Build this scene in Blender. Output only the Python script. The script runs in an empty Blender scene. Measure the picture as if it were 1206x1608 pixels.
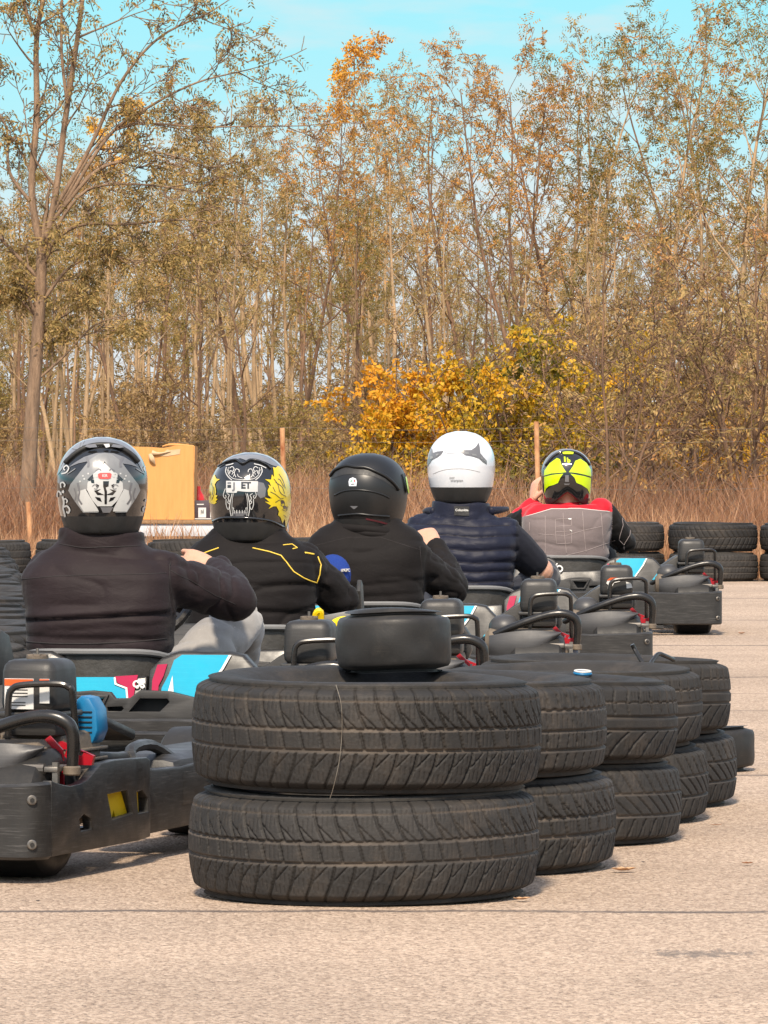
import bpy, bmesh, math, random
import numpy as np
from mathutils import Vector, Matrix, noise
from mathutils.bvhtree import BVHTree

R = math.radians
SC = bpy.context.scene
COL = SC.collection
PI = math.pi
F_PX, HOR, CX, CAMH = 9000.0, 700.0, 603.0, 0.92


def at(px, py, d):
    """world point seen at photo pixel (px, py) at distance d"""
    return Vector(((px - CX) / F_PX * d, d, CAMH - (py - HOR) / F_PX * d))


def tag(o, label=None, cat=None, group=None, kind=None):
    if label: o['label'] = label
    if cat: o['category'] = cat
    if group: o['group'] = group
    if kind: o['kind'] = kind
    return o


def empty(name, loc=(0, 0, 0), rz=0.0):
    o = bpy.data.objects.new(name, None)
    o.empty_display_size = 0.1
    COL.objects.link(o)
    o.location = loc
    o.rotation_euler = (0, 0, rz)
    return o


def link(name, mesh, parent=None):
    o = bpy.data.objects.new(name, mesh)
    COL.objects.link(o)
    if parent: o.parent = parent
    return o


def np_mesh(name, V, Fq, mats, attrs=None, smooth=False, mi=None):
    """mesh from numpy verts (n,3) and faces (m,k)"""
    me = bpy.data.meshes.new(name)
    V = np.asarray(V, dtype=np.float32); Fq = np.asarray(Fq, dtype=np.int32)
    m, k = Fq.shape
    me.vertices.add(len(V)); me.vertices.foreach_set('co', V.ravel())
    me.loops.add(m * k); me.loops.foreach_set('vertex_index', Fq.ravel())
    me.polygons.add(m)
    me.polygons.foreach_set('loop_start', np.arange(0, m * k, k, dtype=np.int32))
    me.polygons.foreach_set('use_smooth', np.full(m, smooth, dtype=bool))
    if mi is not None: me.polygons.foreach_set('material_index', np.asarray(mi, dtype=np.int32))
    for a, d in (attrs or {}).items():
        at_ = me.attributes.new(a, 'FLOAT', 'POINT')
        at_.data.foreach_set('value', np.asarray(d, dtype=np.float32))
    for mt in mats: me.materials.append(mt)
    me.update(calc_edges=True)
    me.validate()
    return me


def catmull(P, n=6, closed=False):
    P = [Vector(p) for p in P]
    if len(P) < 3: return P
    out = []
    N = len(P)
    rng = range(N) if closed else range(N - 1)
    for i in rng:
        p0 = P[(i - 1) % N] if closed or i > 0 else P[0] * 2 - P[1]
        p1 = P[i]; p2 = P[(i + 1) % N]
        p3 = P[(i + 2) % N] if closed or i + 2 < N else P[-1] * 2 - P[-2]
        for k in range(n):
            t = k / n
            out.append(0.5 * ((2 * p1) + (p2 - p0) * t + (2 * p0 - 5 * p1 + 4 * p2 - p3) * t * t + (3 * p1 - p0 - 3 * p2 + p3) * t ** 3))
    if not closed: out.append(P[-1])
    return out


class MB:
    """collects shapes into ONE mesh"""
    def __init__(s): s.v = []; s.f = []; s.m = []; s.flat = []

    def add(s, V, Fs, mi=0, M=None, flat=False):
        b = len(s.v)
        for p in V:
            p = Vector(p)
            s.v.append(M @ p if M else p)
        for f in Fs:
            s.f.append([b + i for i in f]); s.m.append(mi); s.flat.append(flat)
        return s

    def bm(s, bm, mi=0, M=None):
        bm.verts.index_update()
        s.add([v.co.copy() for v in bm.verts], [[v.index for v in f.verts] for f in bm.faces], mi, M)
        bm.free()
        return s

    def box(s, c, size, mi=0, rot=(0, 0, 0), bev=0.0, seg=2, taper=1.0, M=None):
        b = bmesh.new()
        bmesh.ops.create_cube(b, size=1.0)
        for v in b.verts:
            k = taper if v.co.z > 0 else 1.0
            v.co = Vector((v.co.x * size[0] * k, v.co.y * size[1] * k, v.co.z * size[2]))
        if bev > 0:
            bmesh.ops.bevel(b, geom=b.edges[:], offset=bev, segments=seg, profile=0.5, affect='EDGES')
        from mathutils import Euler
        X = Matrix.Translation(c) @ Euler(rot).to_matrix().to_4x4()
        if M: X = M @ X
        return s.bm(b, mi, X)

    def tube(s, P, r, n=8, mi=0, closed=False, smooth=0, caps=True, M=None, sq=None):
        """r: number or list; sq=(a,b) squashes the section"""
        rr = r if isinstance(r, (list, tuple)) else [r] * len(P)
        if smooth:
            Q = [Vector((p[0], p[1], p[2])) for p in P]
            RR = catmull([Vector((x, 0, 0)) for x in rr], smooth, closed)
            P = catmull(Q, smooth, closed); rr = [max(1e-4, x.x) for x in RR]
        P = [Vector(p) for p in P]
        N = len(P)
        T = []
        for i in range(N):
            a = P[(i - 1) % N] if closed or i > 0 else P[0]
            b = P[(i + 1) % N] if closed or i < N - 1 else P[-1]
            t = b - a
            T.append(t.normalized() if t.length > 1e-9 else Vector((0, 0, 1)))
        u = T[0].orthogonal().normalized()
        if abs(T[0].z) < .9:
            u = Vector((0, 0, 1)).cross(T[0]).normalized()
        V = []; Fs = []
        for i in range(N):
            u = (u - T[i] * u.dot(T[i]))
            u = u.normalized() if u.length > 1e-6 else T[i].orthogonal().normalized()
            w = T[i].cross(u)
            for k in range(n):
                a = 2 * PI * k / n
                ca, sa = math.cos(a), math.sin(a)
                if sq: ca *= sq[0]; sa *= sq[1]
                V.append(P[i] + (u * ca + w * sa) * rr[i])
        for i in range(N if closed else N - 1):
            j = (i + 1) % N
            for k in range(n):
                l = (k + 1) % n
                Fs.append((i * n + k, i * n + l, j * n + l, j * n + k))
        if caps and not closed:
            Fs.append(tuple(range(n - 1, -1, -1))); Fs.append(tuple(range((N - 1) * n, N * n)))
        return s.add(V, Fs, mi, M)

    def lathe(s, prof, n=24, mi=0, M=None, closed=False):
        """prof: list of (r, z) revolved about z; closed joins last to first"""
        V = []; Fs = []
        m = len(prof)
        for k in range(n):
            a = 2 * PI * k / n
            for r, z in prof: V.append((r * math.cos(a), r * math.sin(a), z))
        for k in range(n):
            l = (k + 1) % n
            for i in range(m if closed else m - 1):
                j = (i + 1) % m
                Fs.append((k * m + i, l * m + i, l * m + j, k * m + j))
        if not closed:
            if prof[0][0] > 1e-6: Fs.append([((n - 1 - k) * m) for k in range(n)])
            if prof[-1][0] > 1e-6: Fs.append([(k * m + m - 1) for k in range(n)])
        return s.add(V, Fs, mi, M)

    def cyl(s, a, b, r, n=16, mi=0, M=None, bev=0.0):
        a = Vector(a); b = Vector(b); d = b - a
        L = d.length
        q = Vector((0, 0, 1)).rotation_difference(d.normalized()).to_matrix().to_4x4()
        X = Matrix.Translation(a) @ q
        if M: X = M @ X
        pr = [(r, 0), (r, L)] if bev <= 0 else [(r - bev, 0), (r, bev), (r, L - bev), (r - bev, L)]
        return s.lathe(pr, n, mi, X)

    def ell(s, c, rad, mi=0, nu=20, nv=12, M=None):
        V = []; Fs = []
        for j in range(nv + 1):
            p = PI * j / nv
            for k in range(nu):
                a = 2 * PI * k / nu
                V.append((c[0] + rad[0] * math.sin(p) * math.cos(a), c[1] + rad[1] * math.sin(p) * math.sin(a), c[2] - rad[2] * math.cos(p)))
        for j in range(nv):
            for k in range(nu):
                l = (k + 1) % nu
                Fs.append((j * nu + k, j * nu + l, (j + 1) * nu + l, (j + 1) * nu + k))
        return s.add(V, Fs, mi, M)

    def plate(s, outer, holes, th, M, mi=0, bev=0.0):
        """flat outline (2D) with holes, thickness th along local +z of M"""
        b = bmesh.new()
        es = []
        for lp in [outer] + list(holes):
            vs = [b.verts.new((p[0], p[1], 0)) for p in lp]
            for i in range(len(vs)): es.append(b.edges.new((vs[i], vs[(i + 1) % len(vs)])))
        bmesh.ops.triangle_fill(b, use_beauty=True, use_dissolve=False, edges=es)
        bmesh.ops.recalc_face_normals(b, faces=b.faces[:])
        r = bmesh.ops.extrude_face_region(b, geom=b.faces[:])
        bmesh.ops.translate(b, verts=[g for g in r['geom'] if isinstance(g, bmesh.types.BMVert)], vec=(0, 0, th))
        bmesh.ops.recalc_face_normals(b, faces=b.faces[:])
        if bev > 0:
            ed = [e for e in b.edges if len(e.link_faces) == 2 and e.calc_face_angle(0) > 1.0]
            bmesh.ops.bevel(b, geom=ed, offset=bev, segments=2, profile=.5, affect='EDGES', clamp_overlap=True)
        return s.bm(b, mi, M)

    def wall(s, path, zb, zt, th, mi=0, M=None, closed=False):
        """upright sheet along plan path [(x,y)]; zb/zt numbers or lists; thickness inward (left of path)"""
        n = len(path)
        P = [Vector((p[0], p[1], 0)) for p in path]
        ZB = zb if isinstance(zb, (list, tuple)) else [zb] * n
        ZT = zt if isinstance(zt, (list, tuple)) else [zt] * n
        V = []
        for i in range(n):
            t = (P[min(i + 1, n - 1)] - P[max(i - 1, 0)]).normalized()
            nn = Vector((-t.y, t.x, 0))
            e = min(.006, th * .3)
            o, q = P[i], P[i] + nn * th
            ring = [(o, ZB[i] + e), (o, ZT[i] - e), (o + nn * e, ZT[i]), (q - nn * e, ZT[i]), (q, ZT[i] - e), (q, ZB[i] + e), (q - nn * e, ZB[i]), (o + nn * e, ZB[i])]
            for a, z in ring: V.append((a.x, a.y, z))
        Fs = []
        for i in range(n - 1):
            for k in range(8):
                l = (k + 1) % 8
                Fs.append((i * 8 + k, i * 8 + l, (i + 1) * 8 + l, (i + 1) * 8 + k))
        Fs.append(tuple(range(8))); Fs.append(tuple(range((n - 1) * 8 + 7, (n - 1) * 8 - 1, -1)))
        return s.add(V, Fs, mi, M)

    def loft(s, rings, mi=0, M=None, caps=True):
        n = len(rings[0]); V = []; Fs = []
        for r in rings: V += list(r)
        for i in range(len(rings) - 1):
            for k in range(n):
                l = (k + 1) % n
                Fs.append((i * n + k, i * n + l, (i + 1) * n + l, (i + 1) * n + k))
        if caps:
            Fs.append(tuple(range(n - 1, -1, -1))); Fs.append(tuple(range((len(rings) - 1) * n, len(rings) * n)))
        return s.add(V, Fs, mi, M)

    def mesh(s, name, mats, sharp=35):
        me = bpy.data.meshes.new(name)
        me.from_pydata([tuple(v) for v in s.v], [], s.f)
        for m in (mats if isinstance(mats, (list, tuple)) else [mats]): me.materials.append(m)
        b = bmesh.new(); b.from_mesh(me)
        bmesh.ops.recalc_face_normals(b, faces=b.faces[:])
        b.to_mesh(me); b.free()
        me.polygons.foreach_set('material_index', s.m)
        me.polygons.foreach_set('use_smooth', [True] * len(s.f))
        if sharp: me.set_sharp_from_angle(angle=R(sharp))
        me.update()
        return me

    def build(s, name, mats, parent=None, sharp=35):
        return link(name, s.mesh(name, mats, sharp), parent)


# ------------------------------------------------------------------ materials
class NT:
    def __init__(s, nt): s.nt = nt
    def n(s, t, **kw):
        nd = s.nt.nodes.new(t)
        for k, v in kw.items():
            if k.startswith('i_'):
                nd.inputs[k[2:].replace('_', ' ')].default_value = v
            else: setattr(nd, k, v)
        return nd
    def l(s, a, b): s.nt.links.new(a, b)
    def math(s, op, a, b=None, clamp=False):
        nd = s.nt.nodes.new('ShaderNodeMath'); nd.operation = op; nd.use_clamp = clamp
        for i, x in enumerate((a, b)):
            if x is None: continue
            if isinstance(x, (int, float)): nd.inputs[i].default_value = x
            else: s.l(x, nd.inputs[i])
        return nd.outputs[0]
    def mix(s, f, a, b, mode='MIX'):
        nd = s.nt.nodes.new('ShaderNodeMix'); nd.data_type = 'RGBA'; nd.blend_type = mode
        for i, x in ((0, f), (6, a), (7, b)):
            if isinstance(x, (int, float)): nd.inputs[i].default_value = x
            elif isinstance(x, (tuple, list)): nd.inputs[i].default_value = (*x[:3], 1)
            else: s.l(x, nd.inputs[i])
        return nd.outputs[2]
    def ramp(s, f, stops, interp='LINEAR'):
        nd = s.nt.nodes.new('ShaderNodeValToRGB')
        cr = nd.color_ramp; cr.interpolation = interp
        while len(cr.elements) < len(stops): cr.elements.new(0.5)
        for e, (p, c) in zip(cr.elements, stops):
            e.position = p
            e.color = (c, c, c, 1) if isinstance(c, (int, float)) else (*c[:3], 1)
        s.l(f, nd.inputs[0])
        return nd.outputs[0]
    def noise(s, vec, scale, detail=4, rough=.55, dist=0.0):
        nd = s.nt.nodes.new('ShaderNodeTexNoise')
        nd.inputs['Scale'].default_value = scale; nd.inputs['Detail'].default_value = detail
        nd.inputs['Roughness'].default_value = rough; nd.inputs['Distortion'].default_value = dist
        if vec is not None: s.l(vec, nd.inputs['Vector'])
        return nd.outputs[0]
    def scaled(s, vec, sc):
        nd = s.nt.nodes.new('ShaderNodeMapping'); nd.inputs['Scale'].default_value = sc
        s.l(vec, nd.inputs['Vector']); return nd.outputs[0]


def base_mat(name):
    m = bpy.data.materials.new(name); m.use_nodes = True
    nt = m.node_tree; nt.nodes.clear()
    t = NT(nt)
    out = t.n('ShaderNodeOutputMaterial'); p = t.n('ShaderNodeBsdfPrincipled')
    t.l(p.outputs[0], out.inputs[0])
    tc = t.n('ShaderNodeTexCoord')
    return m, t, p, tc.outputs['Object'], out


def pmat(name, c1, c2=None, sc=8.0, rough=.5, rvar=.1, bump=.0, bsc=60.0, bdist=.01, metal=0.0, spec=.5, coat=0.0, stretch=(1, 1, 1), detail=5, scratch=0.0):
    m, t, p, co, out = base_mat(name)
    c2 = c2 or tuple(x * .75 for x in c1)
    v = t.scaled(co, stretch)
    nz = t.noise(v, sc, detail, .6)
    f = t.ramp(nz, [(.3, 0.0), (.7, 1.0)])
    col = t.mix(f, c1, c2)
    if scratch > 0:
        v2 = t.scaled(co, (2.5, 2.5, 70))
        sn = t.noise(v2, 6.0, 6, .7)
        sm = t.ramp(sn, [(.52, 0.0), (.68, 1.0)])
        fac = t.math('MULTIPLY', sm, scratch)
        col = t.mix(fac, col, tuple(min(1, x * 3 + .08) for x in c1))
    t.l(col, p.inputs['Base Color'])
    n2 = t.noise(v, sc * 2.3, 4, .6)
    mr = t.n('ShaderNodeMapRange'); t.l(n2, mr.inputs[0])
    mr.inputs[1].default_value = .3; mr.inputs[2].default_value = .7
    mr.inputs[3].default_value = max(.03, rough - rvar); mr.inputs[4].default_value = min(1, rough + rvar)
    t.l(mr.outputs[0], p.inputs['Roughness'])
    p.inputs['Metallic'].default_value = metal
    p.inputs['Specular IOR Level'].default_value = spec
    p.inputs['Coat Weight'].default_value = coat
    p.inputs['Coat Roughness'].default_value = .05
    if bump > 0:
        bn = t.noise(v, bsc, 4, .6)
        b = t.n('ShaderNodeBump'); b.inputs['Strength'].default_value = bump; b.inputs['Distance'].default_value = bdist
        t.l(bn, b.inputs['Height']); t.l(b.outputs[0], p.inputs['Normal'])
    return m


def leaf_mat(name, stops, trans=.35):
    """stops: colours over the per-leaf tint attribute"""
    m, t, p, co, out = base_mat(name)
    a = t.n('ShaderNodeAttribute', attribute_name='tint')
    oi = t.n('ShaderNodeObjectInfo')
    f = t.math('ADD', a.outputs['Fac'], t.math('MULTIPLY', t.math('SUBTRACT', oi.outputs['Random'], .5), .35), True)
    n = len(stops)
    col = t.ramp(f, [(i / (n - 1), c) for i, c in enumerate(stops)])
    t.l(col, p.inputs['Base Color']); p.inputs['Roughness'].default_value = .55
    p.inputs['Specular IOR Level'].default_value = .3
    tr = t.n('ShaderNodeBsdfTranslucent'); t.l(col, tr.inputs[0])
    mx = t.n('ShaderNodeMixShader'); mx.inputs[0].default_value = trans
    t.l(p.outputs[0], mx.inputs[1]); t.l(tr.outputs[0], mx.inputs[2]); t.l(mx.outputs[0], out.inputs[0])
    return m


ORD = ['first', 'second', 'third', 'fourth', 'fifth', 'sixth', 'seventh', 'eighth', 'ninth', 'tenth', 'eleventh', 'twelfth', 'thirteenth', 'fourteenth', 'fifteenth', 'sixteenth', 'seventeenth', 'eighteenth', 'nineteenth', 'twentieth',
       'twenty-first', 'twenty-second', 'twenty-third', 'twenty-fourth', 'twenty-fifth', 'twenty-sixth', 'twenty-seventh', 'twenty-eighth', 'twenty-ninth', 'thirtieth', 'thirty-first', 'thirty-second', 'thirty-third', 'thirty-fourth', 'thirty-fifth', 'thirty-sixth', 'thirty-seventh']
# ------------------------------------------------------------------ camera, light, sky
cam = bpy.data.cameras.new('camera')
cam.sensor_fit = 'VERTICAL'; cam.sensor_height = 36; cam.sensor_width = 36
cam.lens = 36 * F_PX / 1608
cam.clip_start = .5; cam.clip_end = 5000
co_ = bpy.data.objects.new('camera', cam); COL.objects.link(co_)
co_.location = (0, 0, CAMH)
co_.rotation_euler = (R(90) - math.atan((804 - HOR) / F_PX), 0, 0)
SC.camera = co_
SC.view_settings.view_transform = 'Standard'
SC.view_settings.look = 'None'
SC.view_settings.exposure = 0.88
SC.cycles.use_denoising = True
SC.cycles.max_bounces = 8
SC.cycles.transparent_max_bounces = 8

SUN = Vector((-.07, -.70, .74)).normalized()
sl = bpy.data.lights.new('sun', 'SUN'); sl.energy = 3.4; sl.angle = R(5); sl.color = (1, .865, .69)
so = bpy.data.objects.new('sun', sl); COL.objects.link(so)
so.rotation_euler = SUN.to_track_quat('Z', 'Y').to_euler()

w = bpy.data.worlds.new('World'); SC.world = w; w.use_nodes = True
t = NT(w.node_tree); w.node_tree.nodes.clear()
wo = t.n('ShaderNodeOutputWorld'); bg = t.n('ShaderNodeBackground')
sky = t.n('ShaderNodeTexSky'); sky.sky_type = 'NISHITA'; sky.sun_disc = False
sky.sun_elevation = math.asin(SUN.z); sky.sun_rotation = math.atan2(SUN.x, SUN.y)
sky.air_density = 1.0; sky.dust_density = 1.5
tc = t.n('ShaderNodeTexCoord')
sp = t.n('ShaderNodeSeparateXYZ'); t.l(tc.outputs['Generated'], sp.inputs[0])
# pale cloud veil low over the wood, clear cyan air above it
low = t.ramp(sp.outputs[2], [(.0, (3.15, 3.3, 3.4)), (.036, (2.9, 3.35, 3.5)), (.056, (1.9, 3.5, 3.8)), (.080, (1.45, 3.45, 3.9)), (.16, (4.4, 4.9, 5.2)), (.5, (3.8, 4.0, 4.3))])
cn = t.noise(t.scaled(tc.outputs['Generated'], (14, 14, 60)), 1.6, 5, .55)
cf = t.ramp(cn, [(.5, 0.0), (.7, .8)])
veil = t.ramp(sp.outputs[2], [(.0, 1.0), (.06, .8), (.16, .0)])
low2 = t.mix(t.math('MULTIPLY', cf, veil), low, (3.3, 3.2, 3.2))
up = t.ramp(sp.outputs[2], [(.12, 0.0), (.5, .6)])
mixc = t.mix(up, low2, sky.outputs[0])
t.l(mixc, bg.inputs[0]); bg.inputs[1].default_value = .14
t.l(bg.outputs[0], wo.inputs[0])

# ------------------------------------------------------------------ ground
def grid_sheet(name, x0, x1, y0, y1, z, mat, amp=0.0):
    nx, ny = 24, 24
    V = []; Fs = []
    for j in range(ny + 1):
        for i in range(nx + 1):
            V.append((x0 + (x1 - x0) * i / nx, y0 + (y1 - y0) * j / ny, z))
    for j in range(ny):
        for i in range(nx):
            a = j * (nx + 1) + i
            Fs.append((a, a + 1, a + nx + 2, a + nx + 1))
    return link(name, np_mesh(name, V, Fs, [mat], smooth=True))

MAT_SOIL = pmat('dry_soil', (.20, .13, .075), (.13, .085, .05), sc=1.2, rough=.95, bump=.6, bsc=9, bdist=.05)
g = grid_sheet('ground', -1500, 1500, -300, 2700, 0, MAT_SOIL); tag(g, kind='structure')

m, t, p, co, out = base_mat('worn_asphalt')
fine = t.noise(t.scaled(co, (1, .5, 1)), 165, 3, .7)
fine2 = t.noise(t.scaled(co, (1, .5, 1)), 85, 4, .65)
big = t.noise(co, .9, 5, .6)
vor = t.n('ShaderNodeTexVoronoi'); vor.inputs['Scale'].default_value = 130; t.l(t.scaled(co, (1, .45, 1)), vor.inputs['Vector'])
stone = t.ramp(vor.outputs['Color'], [(.15, (.27, .195, .14)), (.5, (.43, .32, .235)), (.85, (.57, .445, .335))])
gr = t.ramp(fine2, [(.33, (.22, .155, .112)), (.5, (.43, .32, .24)), (.68, (.55, .42, .325))])
col = t.mix(.5, stone, gr)
pits = t.ramp(fine, [(.36, 1.0), (.45, 0.0)])
col = t.mix(t.math('MULTIPLY', pits, .68), col, (.085, .06, .045))
bl = t.ramp(big, [(.3, .86), (.7, 1.12)])
col = t.mix(1.0, col, bl, 'MULTIPLY')
# tar seams that run across the track, dark patches
sp = t.n('ShaderNodeSeparateXYZ'); t.l(co, sp.inputs[0])
wob = t.noise(t.scaled(co, (1.2, .3, 1)), 1.3, 5, .6)
yy = t.math('ADD', sp.outputs[1], t.math('MULTIPLY', t.math('SUBTRACT', wob, .5), .22))
brk = t.noise(t.scaled(co, (3.5, 1, 1)), 2.0, 4, .7)
seam = None
for y0, wd, st in ((11.26, .035, .95), (15.9, .05, .7), (19.8, .04, .5), (21.2, .035, .45), (22.7, .06, .75), (26.3, .07, .8), (30.1, .07, .7), (34.4, .08, .7)):
    dd = t.math('ABSOLUTE', t.math('SUBTRACT', yy, y0 + .0))
    mk = t.math('MULTIPLY', t.math('SUBTRACT', 1.0, t.math('DIVIDE', dd, wd), True), st * 1.5, True)
    seam = mk if seam is None else t.math('MAXIMUM', seam, mk)
seam = t.math('MULTIPLY', seam, t.ramp(brk, [(.25, .35), (.55, 1.0)]))
col = t.mix(t.math('MULTIPLY', seam, .85), col, (.075, .06, .055))
dx = t.math('DIVIDE', t.math('SUBTRACT', sp.outputs[0], .575), .12)
dy = t.math('DIVIDE', t.math('SUBTRACT', sp.outputs[1], 10.33), .10)
rr = t.math('ADD', t.math('MULTIPLY', dx, dx), t.math('MULTIPLY', dy, dy))
pn = t.noise(t.scaled(co, (1, .35, 1)), 40, 6, .8)
pm = t.ramp(t.math('ADD', t.math('MULTIPLY', rr, .5), t.math('MULTIPLY', t.math('SUBTRACT', pn, .5), 3.6)), [(.1, 1.0), (.3, 0.0)])
col = t.mix(t.math('MULTIPLY', pm, .6), col, (.085, .075, .07))
t.l(col, p.inputs['Base Color'])
p.inputs['Roughness'].default_value = .85
p.inputs['Specular IOR Level'].default_value = .35
bmp = t.n('ShaderNodeBump'); bmp.inputs['Strength'].default_value = .8; bmp.inputs['Distance'].default_value = .006
hh = t.math('ADD', t.math('MULTIPLY', fine, .8), t.math('MULTIPLY', vor.outputs['Distance'], -1.0))
t.l(hh, bmp.inputs['Height']); t.l(bmp.outputs[0], p.inputs['Normal'])
MAT_ROAD = m
road = grid_sheet('track_asphalt', -14, 16, -6, 38.7, .004, MAT_ROAD); tag(road, kind='structure')

# ------------------------------------------------------------------ vegetation
rng = np.random.default_rng(7)
MAT_BARK = pmat('bark_tan', (.48, .325, .185), (.25, .165, .09), sc=5, rough=.9, bump=.8, bsc=30, bdist=.02, stretch=(3, 3, .5))
MAT_BARK_DARK = pmat('bark_brown', (.25, .14, .08), (.11, .065, .04), sc=5, rough=.9, bump=.8, bsc=30, bdist=.02, stretch=(3, 3, .5))
LF_OLIVE = leaf_mat('leaf_olive', [(0.105, 0.084, 0.0168), (0.21, 0.16, 0.0378), (0.344, 0.239, 0.0714), (0.437, 0.269, 0.0882)])
LF_TAN = leaf_mat('leaf_tan', [(0.163, 0.125, 0.0387), (0.301, 0.215, 0.0731), (0.447, 0.305, 0.12), (0.49, 0.267, 0.086)])
LF_ORANGE = leaf_mat('leaf_orange', [(0.261, 0.14, 0.036), (0.432, 0.216, 0.054), (0.558, 0.279, 0.063), (0.522, 0.211, 0.0495)])
LF_GOLD = leaf_mat('leaf_gold', [(.55, .32, .06), (.66, .40, .05), (.68, .34, .04), (.58, .26, .05)])
LF_BUSH = leaf_mat('leaf_bush', [(.12, .11, .014), (.36, .25, .02), (.64, .38, .022), (.68, .30, .02)])
LF_BRUSH = leaf_mat('leaf_brush', [(0.155, 0.103, 0.0387), (0.284, 0.185, 0.0731), (0.404, 0.258, 0.103), (0.447, 0.215, 0.0731)])


def leaf_mesh(name, P, D, L, W, tint, mats):
    """diamond leaflets: P base (n,3), D direction (n,3), L length, W width arrays"""
    n = len(P)
    D = D / (np.linalg.norm(D, axis=1, keepdims=True) + 1e-9)
    up = rng.normal(size=(n, 3))
    S = np.cross(D, up); S /= (np.linalg.norm(S, axis=1, keepdims=True) + 1e-9)
    N = np.cross(S, D)
    V = np.empty((n, 4, 3))
    V[:, 0] = P
    V[:, 1] = P + D * (L * .45)[:, None] + S * (W * .5)[:, None] + N * (L * .06)[:, None]
    V[:, 2] = P + D * L[:, None]
    V[:, 3] = P + D * (L * .45)[:, None] - S * (W * .5)[:, None] + N * (L * .06)[:, None]
    Fq = np.arange(n * 4).reshape(n, 4)
    return np_mesh(name, V.reshape(-1, 3), Fq, mats, {'tint': np.repeat(tint, 4)})


def pinnate(points, dirs, nl, ll, lw, droop, r):
    """compound leaves: rachis at points/dirs with nl leaflets each -> arrays"""
    P = np.asarray(points); D = np.asarray(dirs)
    D = D / (np.linalg.norm(D, axis=1, keepdims=True) + 1e-9)
    n = len(P)
    D[:, 2] -= droop; D /= (np.linalg.norm(D, axis=1, keepdims=True) + 1e-9)
    side = np.cross(D, r.normal(size=(n, 3))); side /= (np.linalg.norm(side, axis=1, keepdims=True) + 1e-9)
    PP = []; DD = []
    tl = ll * nl * .38
    for k in range(nl):
        tk = (k // 2 + 1) / (nl / 2 + .5)
        sgn = 1 if k % 2 else -1
        PP.append(P + D * tl * tk); DD.append(side * sgn * 1.0 + D * .55 + np.array([0, 0, -.35]))
    PP = np.concatenate(PP); DD = np.concatenate(DD)
    m = len(PP)
    return PP, DD, ll * r.uniform(.7, 1.25, m), lw * r.uniform(.7, 1.25, m)


def grow(r, mb, P0, D0, L, r0, depth, tips, wander=.18, upb=.12, ns=(6, 4, 3, 3), nseg=(9, 6, 5, 4), kids=(9, 5, 4, 0), first=.35, ang=(35, 65), lenf=(.30, .55), mi=0, twig_r=.004):
    """recursive branch; tips collects (point, direction, depth)"""
    lvl = min(depth, 3)
    n = nseg[lvl]
    pts = [Vector(P0)]; d = Vector(D0).normalized()
    for i in range(n):
        d = (d + Vector((r.normal() * wander, r.normal() * wander, r.normal() * wander * .5 + upb)) * .6).normalized()
        pts.append(pts[-1] + d * (L / n))
    rad = [max(twig_r, r0 * (1 - .86 * (i / n) ** .9)) for i in range(n + 1)]
    mb.tube(pts, rad, ns[lvl], mi, caps=False)
    if depth >= 2:
        for i in range(1, n + 1): tips.append((pts[i], (pts[i] - pts[i - 1]).normalized(), depth))
    if depth < 3:
        for k in range(kids[lvl]):
            f = first + (1 - first) * (k + r.uniform(.1, .9)) / max(1, kids[lvl])
            f = min(f, .98)
            i = int(f * n); q = pts[i].lerp(pts[min(i + 1, n)], f * n - i)
            ax = (pts[min(i + 1, n)] - pts[i])
            ax = ax.normalized() if ax.length > 1e-6 else d
            a = R(r.uniform(*ang)); az = 2.4 * k + r.uniform(-.6, .6)
            o = ax.orthogonal().normalized(); o.rotate(Matrix.Rotation(az, 3, ax))
            nd = ax * math.cos(a) + o * math.sin(a)
            ll = L * r.uniform(*lenf) * (1.15 - .55 * f if depth == 0 else 1 - .4 * f)
            grow(r, mb, q, nd, ll, max(twig_r, rad[i] * .55), depth + 1, tips, wander * 1.15, upb, ns, nseg, kids, first * .6, ang, lenf, mi, twig_r)
    return pts


def tree_kind(seed, H, mats, leafm, leaf_per_tip=1, ll=.055, lw=.02, nl=8, first=.4, kids=(12, 5, 3, 0), lenf=(.22, .36), r0=.05, lean=.03, upb=.16, droop=.5, ang=(30, 58), tint0=.5, tintv=.28, keep=1.0, wander=.13, topbias=0.0):
    r = np.random.default_rng(seed)
    mb = MB(); tips = []
    grow(r, mb, (0, 0, -.05), (r.normal() * lean, r.normal() * lean, 1), H, r0, 0, tips, wander=wander, upb=upb, kids=kids, first=first, ang=ang, lenf=lenf)
    wood = mb.mesh('trunk', mats, sharp=0)
    tp = [(p, d) for p, d, k in tips if r.random() < keep * (1 if topbias == 0 else min(1, max(.08, (p.z / H - topbias) * 2.2)))]
    P = np.array([tuple(p) for p, d in tp] * leaf_per_tip); D = np.array([tuple(d) for p, d in tp] * leaf_per_tip)
    P = P + r.normal(size=P.shape) * .02
    D = D + r.normal(size=D.shape) * .9
    PP, DD, L, W = pinnate(P, D, nl, ll, lw, droop, r)
    # light and dark clumps: tint follows a slow pattern through the crown
    tint = tint0 + .22 * np.sin(PP[:, 0] * 3.1 + seed) * np.sin(PP[:, 2] * 2.3 + seed * 2) + r.normal(size=len(PP)) * tintv * .6
    crown = leaf_mesh('crown', PP, DD, L, W, np.clip(tint, 0, 1), [leafm])
    return wood, crown


def put_tree(name, kind, loc, rz, s, sz, label, cat, group=None, tilt=0):
    wood, crown = kind
    e = empty(name, loc, rz); e.scale = (s, s, sz); e.rotation_euler = (tilt, 0, rz)
    link('trunk', wood, e); link('crown', crown, e)
    return tag(e, label, cat, group)


def dpx(px, d): return (px - CX) / F_PX * d
def top_scale(ytop, d, H): return (CAMH + (HOR - ytop) / F_PX * d) / H

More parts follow.
